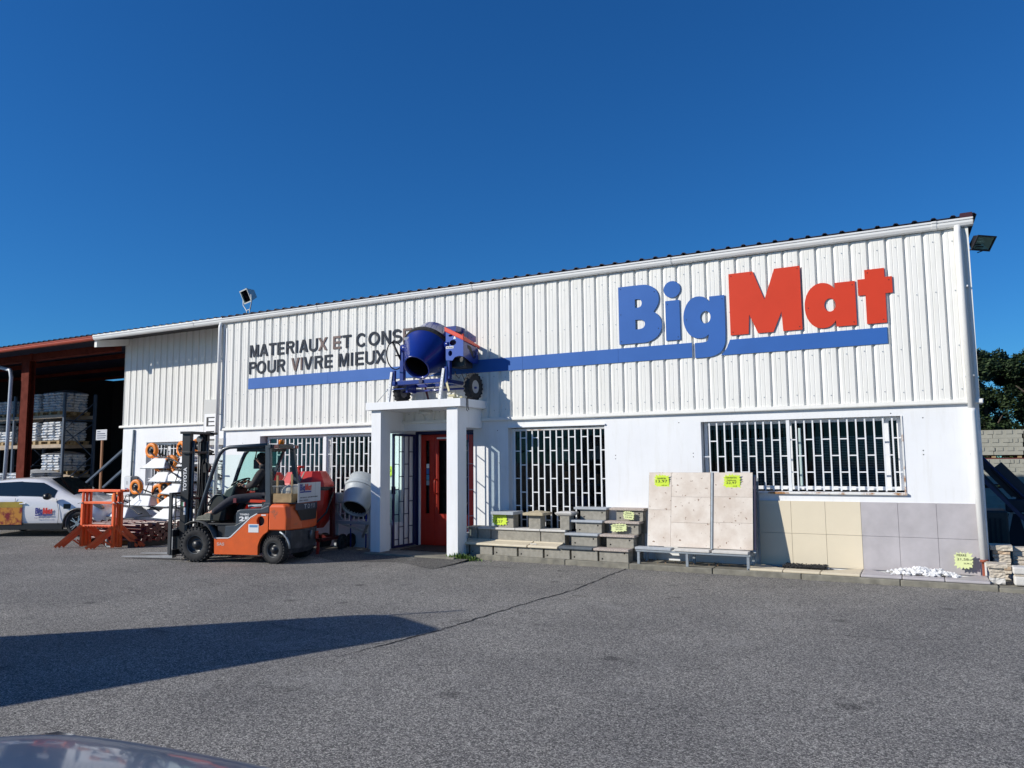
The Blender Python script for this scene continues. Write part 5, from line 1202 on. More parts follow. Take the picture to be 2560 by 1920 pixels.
# ---- driver
pe = thing('person', 'person in dark jacket, cap and glasses sitting at the forklift wheel', 'person', FO, FR)
def skin_mesh(name, V, E, Rr, m, par, sub=2, scale_y=1.0):
    me = bpy.data.meshes.new(name); me.from_pydata(V, E, []); me.materials.append(m)
    o = bpy.data.objects.new(name, me); C.objects.link(o); o.parent = par
    md = o.modifiers.new('skin', 'SKIN'); md.use_smooth_shade = True; md.branch_smoothing = .6
    for i, rr in enumerate(Rr):
        sv = me.skin_vertices[0].data[i]; sv.radius = rr if isinstance(rr, tuple) else (rr, rr); sv.use_root = (i == 0)
    sb = o.modifiers.new('sub', 'SUBSURF'); sb.levels = sub; sb.render_levels = sub
    dg = bpy.context.evaluated_depsgraph_get(); dg.update()
    nm = bpy.data.meshes.new_from_object(o.evaluated_get(dg)); o.modifiers.clear(); o.data = nm
    if not nm.materials: nm.materials.append(m)
    for p in nm.polygons: p.use_smooth = True
    return o
cy = .575
bodyV = [(1.02,cy,1.14),(1.0,cy,1.35),(.98,cy,1.55),(.95,cy,1.68),(.91,cy,1.76),(.885,cy,1.84),(.88,cy,1.90),
         (.99,cy-.17,1.60),(.90,cy-.24,1.38),(.66,cy-.14,1.34),(.58,cy-.10,1.37),
         (.99,cy+.17,1.60),(.88,cy+.24,1.38),(.64,cy+.16,1.38),(.56,cy+.12,1.42),
         (1.0,cy-.10,1.14),(.52,cy-.34,1.12),(.16,cy-.44,.86),(.03,cy-.44,.83),
         (1.0,cy+.10,1.14),(.55,cy+.12,1.14),(.30,cy+.12,.78),(.18,cy+.12,.73), (.785,cy,1.845), (.885,cy-.095,1.845), (.885,cy+.095,1.845)]
bodyE = [(0,1),(1,2),(2,3),(3,4),(4,5),(5,6),(2,7),(7,8),(8,9),(9,10),(2,11),(11,12),(12,13),(13,14),(0,15),(15,16),(16,17),(17,18),(0,19),(19,20),(20,21),(21,22),(5,23),(5,24),(5,25)]
bodyR = [.12,.11,.13,.055,.05,.088,.085,.055,.043,.033,.035,.055,.043,.033,.035,.085,.055,.045,.035,.085,.055,.045,.035,.016,.014,.014]
skin_mesh('body', bodyV, bodyE, bodyR, skin, pe, 2)
jV = bodyV[0:4]+[bodyV[7],bodyV[8],(.70,cy-.155,1.342)]+[bodyV[11],bodyV[12],(.68,cy+.17,1.375)]
jV[3] = (.955,cy,1.69)
skin_mesh('jacket', jV, [(0,1),(1,2),(2,3),(2,4),(4,5),(5,6),(2,7),(7,8),(8,9)], [.17,.165,.185,.08,.095,.075,.056,.095,.075,.056], clothd, pe, 2)
skin_mesh('trousers', [bodyV[0],bodyV[15],bodyV[16],(.18,cy-.44,.86),bodyV[19],bodyV[20],(.31,cy+.12,.80)], [(0,1),(1,2),(2,3),(0,4),(4,5),(5,6)], [.145,.105,.085,.062,.105,.085,.062], trou, pe, 2)
def boot(x, y): 
    return MB().prism([(x+.10,.695),(x+.11,.80),(x+.02,.81),(x-.06,.765),(x-.16,.745),(x-.185,.715),(x-.18,.695)], y-.045, y+.045)
sho_ = obj('shoe', boot(.09, cy-.45), shoe, pe, .018, seg=3); sho_.location.z = .07; obj('shoe', boot(.24, cy+.12), shoe, pe, .018, seg=3)
obj('shoe_sole', MB().box(-.10,.19,cy-.50,cy-.40,.75,.768), mat('sole_grey', (.25,.25,.2), .8), pe); 
obj('hair', MB().lathe([(.09,-.02),(.103,.03),(.098,.075),(.06,.115),(.001,.128)], (.905,cy,1.84), (.22,0,1), 18), mat('cap_dark', (.012,.010,.010), .9), pe)
obj('hair_back', MB().lathe([(.001,-.10),(.06,-.09),(.085,-.05),(.092,0),(.08,.05)], (.935,cy,1.85), (-.25,0,1), 16), MT['cap_dark'], pe)
obj('glasses', MB().tube([(.90,cy-.10,1.862),(.80,cy-.07,1.862),(.79,cy-.01,1.86),(.79,cy+.01,1.86),(.80,cy+.07,1.862),(.90,cy+.10,1.862)], .006, 5).box(.79,.797,cy-.065,cy-.012,1.845,1.875).box(.79,.797,cy+.012,cy+.065,1.845,1.875), ink, pe)
for sgn, hx, hy, hz in ((-1,.575,cy-.10,1.375), (1,.555,cy+.12,1.425)):
    hm = MB()
    for k in range(4): hm.tube([(hx+.02,hy-.03+.02*k,hz+.01),(hx-.045,hy-.03+.02*k,hz+.025-.003*k),(hx-.075,hy-.028+.02*k,hz-.0),(hx-.06,hy-.028+.02*k,hz-.03)], [.0095,.009,.0085,.007], 6)
    hm.tube([(hx+.02,hy+.04*-sgn,hz),(hx-.02,hy-.052*sgn*-1,hz-.012),(hx-.05,hy-.04*sgn*-1,hz-.03)], [.012,.0105,.008], 6)
    obj('hand', hm, skin, pe)
obj('collar', MB().lathe([(.075,-.03),(.085,.02),(.07,.05)], (.945,cy,1.70), (-.3,0,1), 14, True, False), clothd, pe)
bx('knee_patch', mat('knee_red', (.14,.02,.03), .8), pe, .60, .66, cy-.42, cy-.40, 1.06, 1.14)

# ================================================================== CARS
def cross(st):
    x, zs, wm, zb, wb__, zr, wr_, zt = st
    zm = zs+(zb-zs)*.52
    h = [(0, zs), (wm*.80, zs), (wm*.965, zs+.03), (wm, zm), (wm*.992, zm+(zb-zm)*.6), (wb__, zb), (wr_+(wb__-wr_)*.35, zb+(zr-zb)*.62), (wr_, zr), (wr_*.82, zr+(zt-zr)*.62), (wr_*.45, zt-.006), (0, zt)]
    return [(x, -y, z) for y, z in h]+[(x, y, z) for y, z in h[-2:0:-1]]
def car_body(par, stations, m, wheels, rw=.36, sub=2):
    cs = [cross(s_) for s_ in stations]; n = len(cs[0]); mb = MB()
    for c_ in cs: mb.v += c_
    for i in range(len(cs)-1):
        for k in range(n): mb.f.append((i*n+k, (i+1)*n+k, (i+1)*n+(k+1) % n, i*n+(k+1) % n)); mb.sm.append(True)
    mb.f.append(tuple(range(n))); mb.f.append(tuple((len(cs)-1)*n+k for k in range(n))[::-1]); mb.sm += [True, True]
    o = obj('body', mb, m, None)
    sb = o.modifiers.new('s', 'SUBSURF'); sb.levels = sub; sb.render_levels = sub
    cut = MB()
    for wx in wheels:
        for s_ in (-1, 1): cut.lathe([(rw, -.22), (rw, .22)], (wx, s_*.86, rw-.03), (0,1,0), 28)
    co = bpy.data.objects.new('cut', cut.mesh('cut')); C.objects.link(co)
    bo = o.modifiers.new('b', 'BOOLEAN'); bo.object = co; bo.operation = 'DIFFERENCE'; bo.solver = 'EXACT'
    dg = bpy.context.evaluated_depsgraph_get(); dg.update()
    nm = bpy.data.meshes.new_from_object(o.evaluated_get(dg)); o.modifiers.clear(); o.data = nm
    bpy.data.objects.remove(co)
    o.parent = par
    return o
def side_glass(par, stations, i0, i1, name='side_window', f0=.10, f1=.90):
    for s_ in (-1, 1):
        mb = MB(); P = []
        for st_ in stations[i0:i1+1]:
            x, zs, wm, zb, wb__, zr, wr_, zt = st_
            def pt(f_):
                z = zb+(zr-zb)*f_
                y = wb__+(wr_-wb__)*(f_/.62*.65 if f_ < .62 else .65+(f_-.62)/.38*.35)
                return (x, s_*(y*.985+.022), z)
            P.append([pt(f0), pt(.5), pt(f1)])
        for row in P: mb.v += row
        for i in range(len(P)-1):
            for k in range(2):
                q = (3*i+k, 3*i+k+1, 3*i+4+k, 3*i+3+k); mb.f.append(q if s_ < 0 else q[::-1]); mb.sm.append(True)
        obj(name, mb, carglass, par)
def car_wheel(par, x, y, r_=.315, side=-1, rimm=chrome):
    w__ = tyre(par, (0,0,0), (0,1,0), r_, r_*.66, .19, 0, rimm=carblack, name='wheel'); w__.location = (x, y, r_)
    sp_ = MB()
    for k in range(5):
        a_ = 2*math.pi*k/5; yy = side*.085
        for da in (-.16, .16): sp_.bar((.03*math.cos(a_), yy, .03*math.sin(a_)), (r_*.63*math.cos(a_+da), yy*.95, r_*.63*math.sin(a_+da)), .022, .02, up=(0,1,0))
    sp_.lathe([(.05, -.02), (.05, .02)], (0, side*.085, 0), (0,1,0), 14)
    obj('alloy', sp_, rimm, w__)
    return w__
ST = [(-2.05,.40,.62,.74,.60,.78,.54,.82),(-1.98,.30,.78,.92,.74,.96,.66,1.0),(-1.70,.22,.86,.99,.83,1.22,.64,1.28),(-1.2,.19,.885,.985,.86,1.36,.60,1.42),(-.4,.19,.89,.96,.87,1.40,.60,1.475),
      (.15,.19,.89,.945,.865,1.37,.60,1.44),(.55,.19,.89,.935,.85,1.15,.66,1.22),(.95,.19,.885,.925,.83,.955,.75,1.0),(1.4,.19,.88,.865,.81,.90,.72,.94),(1.78,.22,.85,.78,.77,.82,.68,.86),(1.98,.26,.74,.66,.68,.70,.60,.74),(2.05,.36,.60,.54,.56,.58,.48,.62)]
STW = [q if q[0] < 1.3 else (1.22+(q[0]-1.22)*.74,)+q[1:] for q in ST]
wc = thing('parked_car', 'small white electric hatchback with a printed door, parked at the warehouse front', 'car', (-20.58,-.756,G), R(25))
car_body(wc, STW, carwhite, (1.22, -1.36))
WSM = MB().add([(.93,-.62,1.008),(.93,.62,1.008),(.26,.52,1.42),(.26,-.52,1.42),(.97,0,1.015),(.30,0,1.46)], [(0,4,5,3),(4,1,2,5)], True).mesh('windscreen'); WSM.materials.append(carglass)
obj('windscreen', WSM, carglass, wc)
side_glass(wc, ST, 3, 4, 'rear_side_window'); side_glass(wc, ST, 4, 6, 'front_side_window', .12, .88)
for x in (1.22, -1.36):
    for s_ in (-1, 1): car_wheel(wc, x, s_*.79, .315, s_)
    for s_ in (-1, 1):
        ar = [(x+.355*math.cos(t_), s_*.888, .325+.355*math.sin(t_)) for t_ in [R(q) for q in range(-15, 200, 15)]]
        obj('arch_trim', MB().tube(ar, .03, 6), carblack, wc)
for s_ in (-1, 1):
    bx('sill', carblack, wc, -.98, .84, s_*.86-.03, s_*.86+.035, .17, .335, .01)
    obj('door_mirror', MB().lathe([(.001,-.10),(.07,-.08),(.085,0),(.07,.07),(.001,.09)], (.50, s_*1.0, .99), (0,1,0), 12), carblack, wc)
    obj('headlight', MB().prism([(1.50,.77),(1.76,.65),(1.80,.69),(1.72,.77),(1.56,.81)], s_*.68, s_*.80), mat('headlight', (.08,.09,.10), .08, spec=.9), wc, .02)
obj('shut_line', MB().tube([(.72,-.893,.30),(.74,-.897,.60),(.66,-.885,.93)], .005, 4), ink, wc); obj('shut_line', MB().tube([(-.42,-.897,.30),(-.42,-.90,.62),(-.40,-.882,.95)], .005, 4), ink, wc)
bx('charge_flap', carblack, wc, .84, 1.02, -.885, -.872, .68, .80, .01)
bx('door_handle', trimw, wc, -.28, -.12, -.915, -.88, .80, .825, .008)
logo(wc, (.14, -.9045, .56), (1,0,0), .15, .44)
text('web_text', 'bigmat.fr/grenoble', mat('faded_ink', (.25,.2,.3), .5), wc, frame((.13,-.9045,.445), (1,0,0), (0,0,1)), .40, .035, .001, .01)
dc = [((-.42,-.20),(.29,.92),(.28,.11,.05)),((-.42,-.20),(.76,.92),(.30,.33,.10))]
pd = MB().box(-1.0,-.20,-.9035,-.9015,.30,.72); obj('door_print', pd, mat('door_print', (.60,.26,.04), .35, var=.9, vscale=3.2, col2=(.22,.012,.02), lo=.42, hi=.52), wc)
obj('door_print_top', MB().box(-1.0,-.20,-.9035,-.9015,.722,.86), mat('door_print_green', (.48,.34,.05), .35, var=.3), wc)

hc = thing('parked_car', 'dark blue grey car whose glossy bonnet fills the bottom left of the photo', 'car', (-2.6,-12.9,G), R(94))
hc.scale = (1.1, 1.14, 1.0)
car_body(hc, ST, carblue, (1.22, -1.36), sub=3)
side_glass(hc, ST, 3, 4, 'rear_side_window'); side_glass(hc, ST, 4, 6, 'front_side_window', .12, .88)
obj('windscreen', MB().add([(.93,-.62,1.008),(.93,.62,1.008),(.26,.52,1.42),(.26,-.52,1.42),(.97,0,1.015),(.30,0,1.46)], [(0,4,5,3),(4,1,2,5)], True), carglass, hc)
for x in (1.22, -1.36):
    for s_ in (-1, 1): car_wheel(hc, x, s_*.79, .315, s_)
for s_ in (-1, 1):
    obj('door_mirror', MB().lathe([(.001,-.10),(.07,-.08),(.085,0),(.07,.07),(.001,.09)], (.50, s_*1.0, .99), (0,1,0), 12), carblue, hc)
    obj('headlight', MB().prism([(1.62,.76),(1.98,.64),(2.02,.68),(1.90,.76),(1.70,.80)], s_*.68, s_*.80), MT['headlight'], hc, .02)
# delivery van just outside the frame; its shadow crosses the yard
vn = thing('delivery_van', 'white delivery van standing outside the frame whose long shadow crosses the yard', 'van', (-9.32,-8.96,G), math.atan2(-.40, .915))
sec = [(0,.25),(0,2.30),(.05,2.42),(.16,2.49),(.35,2.52),(1.10,2.52),(1.24,2.47),(1.34,2.36),(1.38,2.20),(1.40,.25)]
obj('body', MB().prism([(p[0]-.62, p[1]) for p in sec], -5.2, 0, 'y'), carwhite, vn, .02)
for x in (-.60, .76):
    for y in (-.8, -4.3): 
        w__ = tyre(vn, (0,0,0), (1,0,0), .34, .21, .2, 0, rimm=chrome, name='wheel'); w__.location = (x*.88+.0, y, .34)
bx('rear_window', carglass, vn, -.45, .65, .001, .006, 1.4, 2.1); bx('bumper', carblack, vn, -.6, .76, .0, .10, .3, .5, .02)
obj('antenna', MB().tube([(-.52,-.1,2.4),(-.52,-.1,2.98)], .024, 6), carblack, vn)

# ================================================================== DISPLAY OF BLOCKS AND COPINGS
BT = -.042
def block(x0, x1, yf, z0, h, depth=.2, holes=(), label='', m=blockm, grp='grey concrete blocks of the display', kind='block'):
    t = thing('concrete_block', label, 'concrete block', ((x0+x1)/2, yf+depth/2, z0), 0, grp)
    w_ = (x1-x0)/2-.006
    hs_ = [circ(a_, b_*1.0, .014, .014, 10) for a_, b_ in holes]
    mb = shape([(-w_,0),(w_,0),(w_,h),(-w_,h)], hs_, -depth/2, depth/2-.02)
    obj('block_body', mb, m, t, .004)
    if holes: bx('hole_back', ink, t, -w_+.03, w_-.03, -depth/2+.03, -depth/2+.035, .01, h-.01)
    if holes: pass
    return t
def coping(x0, x1, y0, y1, z, th, m, label, kindn='coping', lip=False, M_=None):
    o = thing('coping_slab', label, 'coping slab', ((x0+x1)/2, (y0+y1)/2, z))
    w_, d_ = (x1-x0)/2, (y1-y0)/2
    if lip: mb = MB().prism([(-d_,0),(-d_,th*.6),(-d_+.02,th*.9),(d_-.07,th*1.6),(d_-.05,th*2.0),(d_,th*2.0),(d_,0)], -w_, w_, 'x')
    else: mb = MB().box(-w_, w_, -d_, d_, 0, th)
    obj('slab', mb, m, o, .008)
    return o
row1 = [-8.29,-8.04,-7.54,-7.04,-6.53,-6.02,-5.51]
for i in range(len(row1)-1):
    x0, x1 = row1[i]+.012, row1[i+1]-.012; c_ = (x1-x0)/2
    block(x0, x1, -.62, BT, .165, .22, [(-c_+.06, .045)] if i else [], ['short cut grey block at the porch end of the bottom row','second grey block of the bottom row from the porch','third grey block of the bottom row from the porch','fourth grey block of the bottom row, under the coping joint','fifth grey block of the bottom row, beside the dark coping','bottom row block carrying the dark slate coping'][i])
block(-5.50, -4.98, -.62, BT, .175, .25, [(-.20,.04),(.19,.145)], 'front right block of the display, under the pink speckled coping nearest the kerb')
block(-6.00, -5.53, -.618, BT+.0, .165, .20, [], 'grey block hidden between the two front step blocks') if False else None
coping(-8.33, -6.84, -.67, -.36, BT+.168, .042, cream, 'long cream coping with raised back lip on the bottom row beside the porch', lip=True)
coping(-6.82, -6.25, -.67, -.36, BT+.168, .042, cream, 'short cream coping with raised lip and a broken left end on the bottom row', lip=True)
bx('broken_edge', rusty, None, -6.80, -6.68, -.60, -.585, BT+.222, BT+.232, label='small brown broken chip lying on the joint of the cream copings', cat='chip')
row2 = [-8.20,-8.0,-7.72,-6.70,-6.22]
for i in range(4): block(row2[i]+.003, row2[i+1]-.003, -.385, BT+.0, .43, .2, [], ['narrow dark block at the porch end of the second row','small pale block second in the second row','long smooth block face in the middle of the second row','textured grey block at the right end of the second row'][i])
xs2 = [-8.23,-7.98,-7.72,-7.20,-6.70,-6.20]
for i in range(5): coping(xs2[i]+.003, xs2[i+1]-.003, -.42, -.12, BT+.432, .038, whitecon if i else blockm, ['grey end coping on the second row next to the porch','first white coping on the second row','second white coping on the second row, below the yellow price star','third white coping on the second row, below the sand cap','last white coping on the second row, below the moulded cap'][i])
def pillar(xc, w_, label):
    t = thing('block_pillar', label, 'block pillar', (xc, -.25, BT+.471), 0, 'short block pillars on the second row')
    bx('pillar_block', blockm, t, -w_/2, w_/2, -.13, .07, 0, .235, .005)
    return t
pillar(-7.42, .34, 'wide short block pillar below the flat white cap'); pillar(-6.82, .235, 'short block pillar below the sand coloured pointed cap'); pillar(-6.23, .18, 'narrow block pillar below the moulded white cap')
zc = BT+.471+.236
c1 = thing('pillar_cap', 'flat whitish pillar cap nearest the porch', 'pillar cap', (-7.44,-.26,zc)); obj('cap', MB().box(-.24,.24,-.22,.18,0,.055), bluest, c1, .005)
c2 = thing('pillar_cap', 'sand coloured pillar cap with a low pyramid top', 'pillar cap', (-6.82,-.26,zc)); obj('cap', MB().add([(-.2,-.2,0),(.2,-.2,0),(.2,.2,0),(-.2,.2,0),(-.2,-.2,.045),(.2,-.2,.045),(.2,.2,.045),(-.2,.2,.045),(0,0,.085)], [(0,3,2,1),(0,1,5,4),(1,2,6,5),(2,3,7,6),(3,0,4,7),(4,5,8),(5,6,8),(6,7,8),(7,4,8)]), sandst, c2, .004)
c3 = thing('pillar_cap', 'white moulded pillar cap with stepped edge', 'pillar cap', (-6.24,-.26,zc))
def frus(mb, a_, b_, z0, z1): mb.add([(-a_,-a_,z0),(a_,-a_,z0),(a_,a_,z0),(-a_,a_,z0),(-b_,-b_,z1),(b_,-b_,z1),(b_,b_,z1),(-b_,b_,z1)], [(0,3,2,1),(4,5,6,7),(0,1,5,4),(1,2,6,5),(2,3,7,6),(3,0,4,7)])
mb = MB(); frus(mb, .11, .15, 0, .025); frus(mb, .15, .165, .0255, .055); frus(mb, .165, .12, .0555, .075); obj('cap', mb, whitecon, c3, .003)
# two flights of step-like blocks
for col, (xo, mats_, nm) in enumerate(((-6.19, [slatest, bluest, bluest, bluest], 'blue grey'), (-5.55, [pinkst]*4, 'pink speckled'))):
    for k in range(4):
        yf = (-.62, -.44, -.31, -.19)[k]; z0 = BT+.215*k; sh = .035*k*(1 if col == 0 else 1.3)
        if k > 0: block(xo+.07+sh, xo+.56+sh, yf, z0-(.0 if k == 1 else .0), .172, .17, [(-.17,.045),(.17,.125)], '%s flight, grey block %s' % (nm, ('', 'of the second step', 'of the third step', 'of the top step')[k]))
        elif col == 1: pass
        coping(xo-.035+sh, xo+.585+sh, yf-.045, yf+.19, z0+.1745, .04, mats_[k], ['dark slate coping of the lowest left step','blue grey coping of the second left step','blue grey coping of the third left step','blue grey coping of the top left step','pink speckled coping of the lowest right step','pink speckled coping of the second right step','pink speckled coping of the third right step','pink speckled coping of the top right step'][col*4+k])
        if k < 3: 
            for q in range(k+1): pass
# supporting blocks behind the steps
for col, xo in enumerate((-6.12, -5.44)):
    for k in range(1, 4):
        st_ = thing('support_block', 'plain grey block stacked behind the %s flight, level %s from the kerb' % (('blue grey', 'pink speckled')[col], ('', 'two', 'three', 'four')[k]), 'concrete block', (xo+.25+.035*k, -.055, BT+.215*(k-1)), 0, 'grey concrete blocks of the display')
        bx('block_body', blockm, st_, -.22, .22, (-.44,-.31,-.19)[k-1]+.23, .045, .0, .212, .004) if k < 3 else bx('block_body', blockm, st_, -.22, .22, .0, .045, .0, .212, .004)
# ---- price stars
def star(name, label, o, w_, h_, m, lines, yaw_=0, seed=1, roll_=0, vertical=True):
    rn = random.Random(seed); n = 17; pts = []
    for k in range(n*2):
        a_ = math.pi*k/n; base_ = 1.0 if k % 2 == 0 else .80
        c_, s_ = math.cos(a_), math.sin(a_); q = max(abs(c_), abs(s_))**.75
        rr = base_*(1+rn.uniform(-.09, .05))/q*.52
        pts.append((max(-.56, min(.62, c_*rr))*w_, max(-.54, min(.54, s_*rr))*h_))
    t = thing(name, label, 'price card', o, yaw_); t.rotation_euler.y = roll_
    obj('card', shape(pts, [], -.002, 0), m, t)
    for i, (tx, lx, lz, lw, lh) in enumerate(lines):
        text('writing', tx, ink, t, frame((lx*w_, -.0035, lz*h_), (1,0,0), (0,0,1)), lw*w_, lh*h_, .001, .0)
    return t
# ================================================================== TRAVERTINE RACK
rk = thing('tile_rack', 'galvanised steel display rack with bench, leaning against the wall behind travertine slabs', 'display rack', (0,0,0))
ybt, ytp, zbt, ztp = -.47, -.27, .235, 1.425
def lean(z, off=0): return ybt+(ytp-ybt)*(z-zbt)/(ztp-zbt)+off
for x in (-4.80, -4.0, -3.06):
    bx('front_leg', galv, rk, x-.02, x+.02, -.655, -.615, BT, .155); bx('back_leg', galv, rk, x-.02, x+.02, -.24, -.20, BT, .155)
bx('bench_rail', galv, rk, -4.84, -3.02, -.665, -.62, .156, .186, .003); bx('bench_rail', galv, rk, -4.84, -3.02, -.24, -.20, .156, .186, .003)
for x in (-4.84, -4.0, -3.05): bx('bench_cross', galv, rk, x, x+.03, -.619, -.241, .158, .184)
for x in (-4.70, -3.665, -2.995): obj('lean_post', MB().bar((x,lean(.19,.05),.19),(x,lean(1.38,.05),1.38), .035, .035, up=(0,1,0)), galv, rk)
obj('divider', MB().bar((-3.648,lean(.2,-.012),.2),(-3.648,lean(1.425,-.012),1.425), .028, .03, up=(0,1,0)), galv, rk)
for x in (-2.99, -4.69): obj('rear_strut', MB().bar((x,-.04,1.33),(x,-.10,BT), .03, .03, up=(0,1,0)), galv, rk)
obj('dark_side_board', MB().add([(-2.998,lean(.235,.01),.235),(-2.998,lean(1.36,.01),1.36),(-2.998,lean(1.36,.05),1.36),(-2.998,lean(.235,.05),.235),(-2.975,lean(.235,.01),.235),(-2.975,lean(1.36,.01),1.36),(-2.975,lean(1.36,.05),1.36),(-2.975,lean(.235,.05),.235)], [(0,3,2,1),(4,5,6,7),(0,1,5,4),(1,2,6,5),(2,3,7,6),(3,0,4,7)]), mat('board_edge_dark', (.02,.015,.045), .5), rk)
def trav_board(name, x0, x1, cuts, label):
    t = thing(name, label, 'tile board', (0,0,0), group='travertine sample boards on the rack')
    obj('backing_board', MB().add([(x0,lean(zbt,.003),zbt),(x1,lean(zbt,.003),zbt),(x1,lean(ztp,.003),ztp),(x0,lean(ztp,.003),ztp),(x0,lean(zbt,.02),zbt),(x1,lean(zbt,.02),zbt),(x1,lean(ztp,.02),ztp),(x0,lean(ztp,.02),ztp)], [(0,1,2,3),(4,7,6,5),(0,3,7,4),(1,5,6,2),(3,2,6,7)]), mat('board_brown', (.25,.18,.13), .8), t)
    for a_, b_, c_, d_ in cuts:
        e = .0012; a_ += e; b_ -= e; c_ += e; d_ -= e; pr_ = -random.uniform(.010, .012)
        q = obj('tile', MB().add([(a_,lean(c_,pr_),c_),(b_,lean(c_,pr_),c_),(b_,lean(d_,pr_),d_),(a_,lean(d_,pr_),d_),(a_,lean(c_,.0),c_),(b_,lean(c_,.0),c_),(b_,lean(d_,.0),d_),(a_,lean(d_,.0),d_)], [(0,1,2,3),(0,3,7,4),(1,5,6,2),(3,2,6,7),(0,4,5,1)]), trav, t, .0015, seg=1)
    return t
xa, xm, xn, xb = -4.70, -4.315, -3.672, -3.012
trav_board('travertine_board', xa, xn, [(xa,xm,.235,.815),(xa,xm,.815,1.425),(xm,xn,.235,.62),(xm,xn,.62,1.03),(xm,xn,1.03,1.425)], 'left travertine board of five tiles with brown pits on the grey rack')
trav_board('travertine_board', -3.630, xb, [(-3.63,xb,.235,.64),(-3.63,xb,.64,1.04),(-3.63,xb,1.04,1.425)], 'right travertine board of three tiles beyond the steel divider')
for x0, x1, lb in ((-4.85,-4.25,'blue grey slab at the left end of the rack bench'), (-4.20,-3.64,'middle pale slab lying on the rack bench'), (-3.60,-3.05,'right pale slab lying on the rack bench')): coping(x0, x1, -.68, -.50, .188, .042, bluest if x0 < -4.5 else whitecon, lb)
lt = thing('leaf_litter', 'dry leaves and grit lying under the rack bench', 'litter', (0,0,0)); ll = MB()
for i in range(40):
    x = random.uniform(-4.8,-3.1); y = random.uniform(-.6,-.05); q = random.uniform(.01,.035); a_ = random.uniform(0, 3)
    ll.add([(x,y,BT+.012),(x+q*math.cos(a_),y+q*math.sin(a_),BT+.02),(x+q*.4*math.cos(a_+1.4),y+q*.4*math.sin(a_+1.4),BT+.03)], [(0,1,2)])
obj('leaves', ll, mat('dry_leaf', (.30,.17,.08), .8, var=.4), lt); lt['kind'] = 'stuff'

# price cards
star('price_card', 'fluorescent yellow price star at the top left of the left travertine board', (-4.475, lean(1.285,-.025), 1.285), .27, .215, yg, [('TRAVERTIN', -.30, .14, .55, .12), ('13,97', -.38, -.15, .72, .24), ('m2 ttc', -.02, -.36, .34, .08)], seed=3)
star('price_card', 'fluorescent yellow price star at the top of the right travertine board', (-3.33, lean(1.285,-.025), 1.285), .28, .225, yg, [('TRAVERTIN', -.36, .20, .62, .12), ('Multiformat', -.28, .04, .52, .09), ('22,97', -.32, -.20, .58, .19), ('m2', .05, -.36, .22, .08)], seed=5)
star('price_card', 'yellow green price star on the wide block pillar reading 7,57', (-7.53, -.392, .585), .33, .245, yg, [('CHAPERON', -.30, .22, .60, .15), ('A PARTIR', -.22, .02, .42, .11), ('7,57', -.30, -.32, .50, .22)], seed=8)
star('price_card', 'pale yellow price star on the upper block of the pink flight', (-5.09, -.262, .70), .20, .15, ygp, [('MARCHE', -.28, .18, .5, .14), ('droite 50', -.36, -.02, .7, .12), ('24,90', -.3, -.3, .6, .16)], seed=11, roll_=.08)
star('price_card', 'pale yellow price star lying on the third block of the pink flight', (-5.23, -.372, .50), .30, .14, ygp, [('MARCHE FLAMMEE', -.36, .16, .7, .12), ('50x35', -.2, -.06, .4, .12), ('27,50', -.2, -.3, .4, .14)], seed=13, roll_=-.06)
star('price_card', 'pale yellow price star standing in front of the lilac grey wall tiles', (-.205, -.115, .19), .235, .235, ygp, [('PIERRE', -.34, .24, .5, .13), ('21,58', -.34, -.02, .60, .16), ('m2', .30, .02, .12, .08), ('23,90 m', -.0, -.22, .42, .09)], seed=17)
star('price_card', 'small yellow price star seen through the left side opening of the porch', (-10.35, -.03, 1.45), .24, .22, yg, [('9,90', -.3, -.1, .6, .25)], seed=19)

# ================================================================== WALL TILES, SKIRTING COPINGS, GRAVEL
tl = thing('tiled_wall_base', 'two courses of large cream and lilac grey stone tiles fixed along the wall foot', 'wall cladding', (0,0,0))
for i in range(6):
    for j, (z0, z1) in enumerate(((.478, .977), (-.02, .474))):
        x0 = -3.0+.5*i
        o = bx('tile', creamt if i < 3 else greyt, tl, x0+.002, x0+.498, -.024, -.004, z0, z1, .0015)
        o.location.y = random.uniform(-.0015, .0005)
xs_ = [-3.08,-2.56,-2.04,-1.505,-.975,-.455,.075]
def skirt(i, x0, x1, cut0, cut1, m, lb):
    t = thing('pool_coping', lb, 'pool coping', (0,0,0))
    # cross-section with rounded nose; cut0/cut1: depth kept at the back for the planted cut-out
    e = .004; mb = MB(); ys = lambda a_: -.045 if not a_ else -.33
    N = 8; z0 = BT-.005; th = .035; P = []
    for k in range(N+1):
        f_ = k/N; x = x0+e+(x1-x0-2*e)*f_
        b_ = -.034
        if cut0 is not None and cut1 is not None:
            w__ = cut0+(cut1-cut0)*f_; w__ = w__*w__*(3-2*w__); b_ = -.034-w__*.38
        elif cut0 == 'full' : b_ = -.294
        P.append((x, b_))
    pts = [(p[0], -.655) for p in P]+[(p[0], p[1]) for p in P[::-1]]
    mb.prism(pts, z0, z0+th, 'z'); obj('slab', mb, m, t, .010)
    return t
skirt(0, xs_[0], xs_[1], 0, 1.0, cream, 'cream pool coping with curved cut at the left end of the tiled wall')
t_ = thing('pool_coping', 'narrow cream pool coping in front of the black gravel', 'pool coping', (0,0,0)); bx('slab', cream, t_, xs_[1]+.004, xs_[2]-.004, -.655, -.414, BT-.005, BT+.03, .01)
skirt(2, xs_[2], xs_[3], 1.0, 0, cream, 'cream pool coping with curved cut right of the black gravel')
skirt(3, xs_[3], xs_[4], 0, 1.0, greyt, 'grey pool coping left of the white pebbles')
t_ = thing('pool_coping', 'narrow grey pool coping in front of the white pebbles', 'pool coping', (0,0,0)); bx('slab', greyt, t_, xs_[4]+.004, xs_[5]-.004, -.655, -.414, BT-.005, BT+.03, .01)
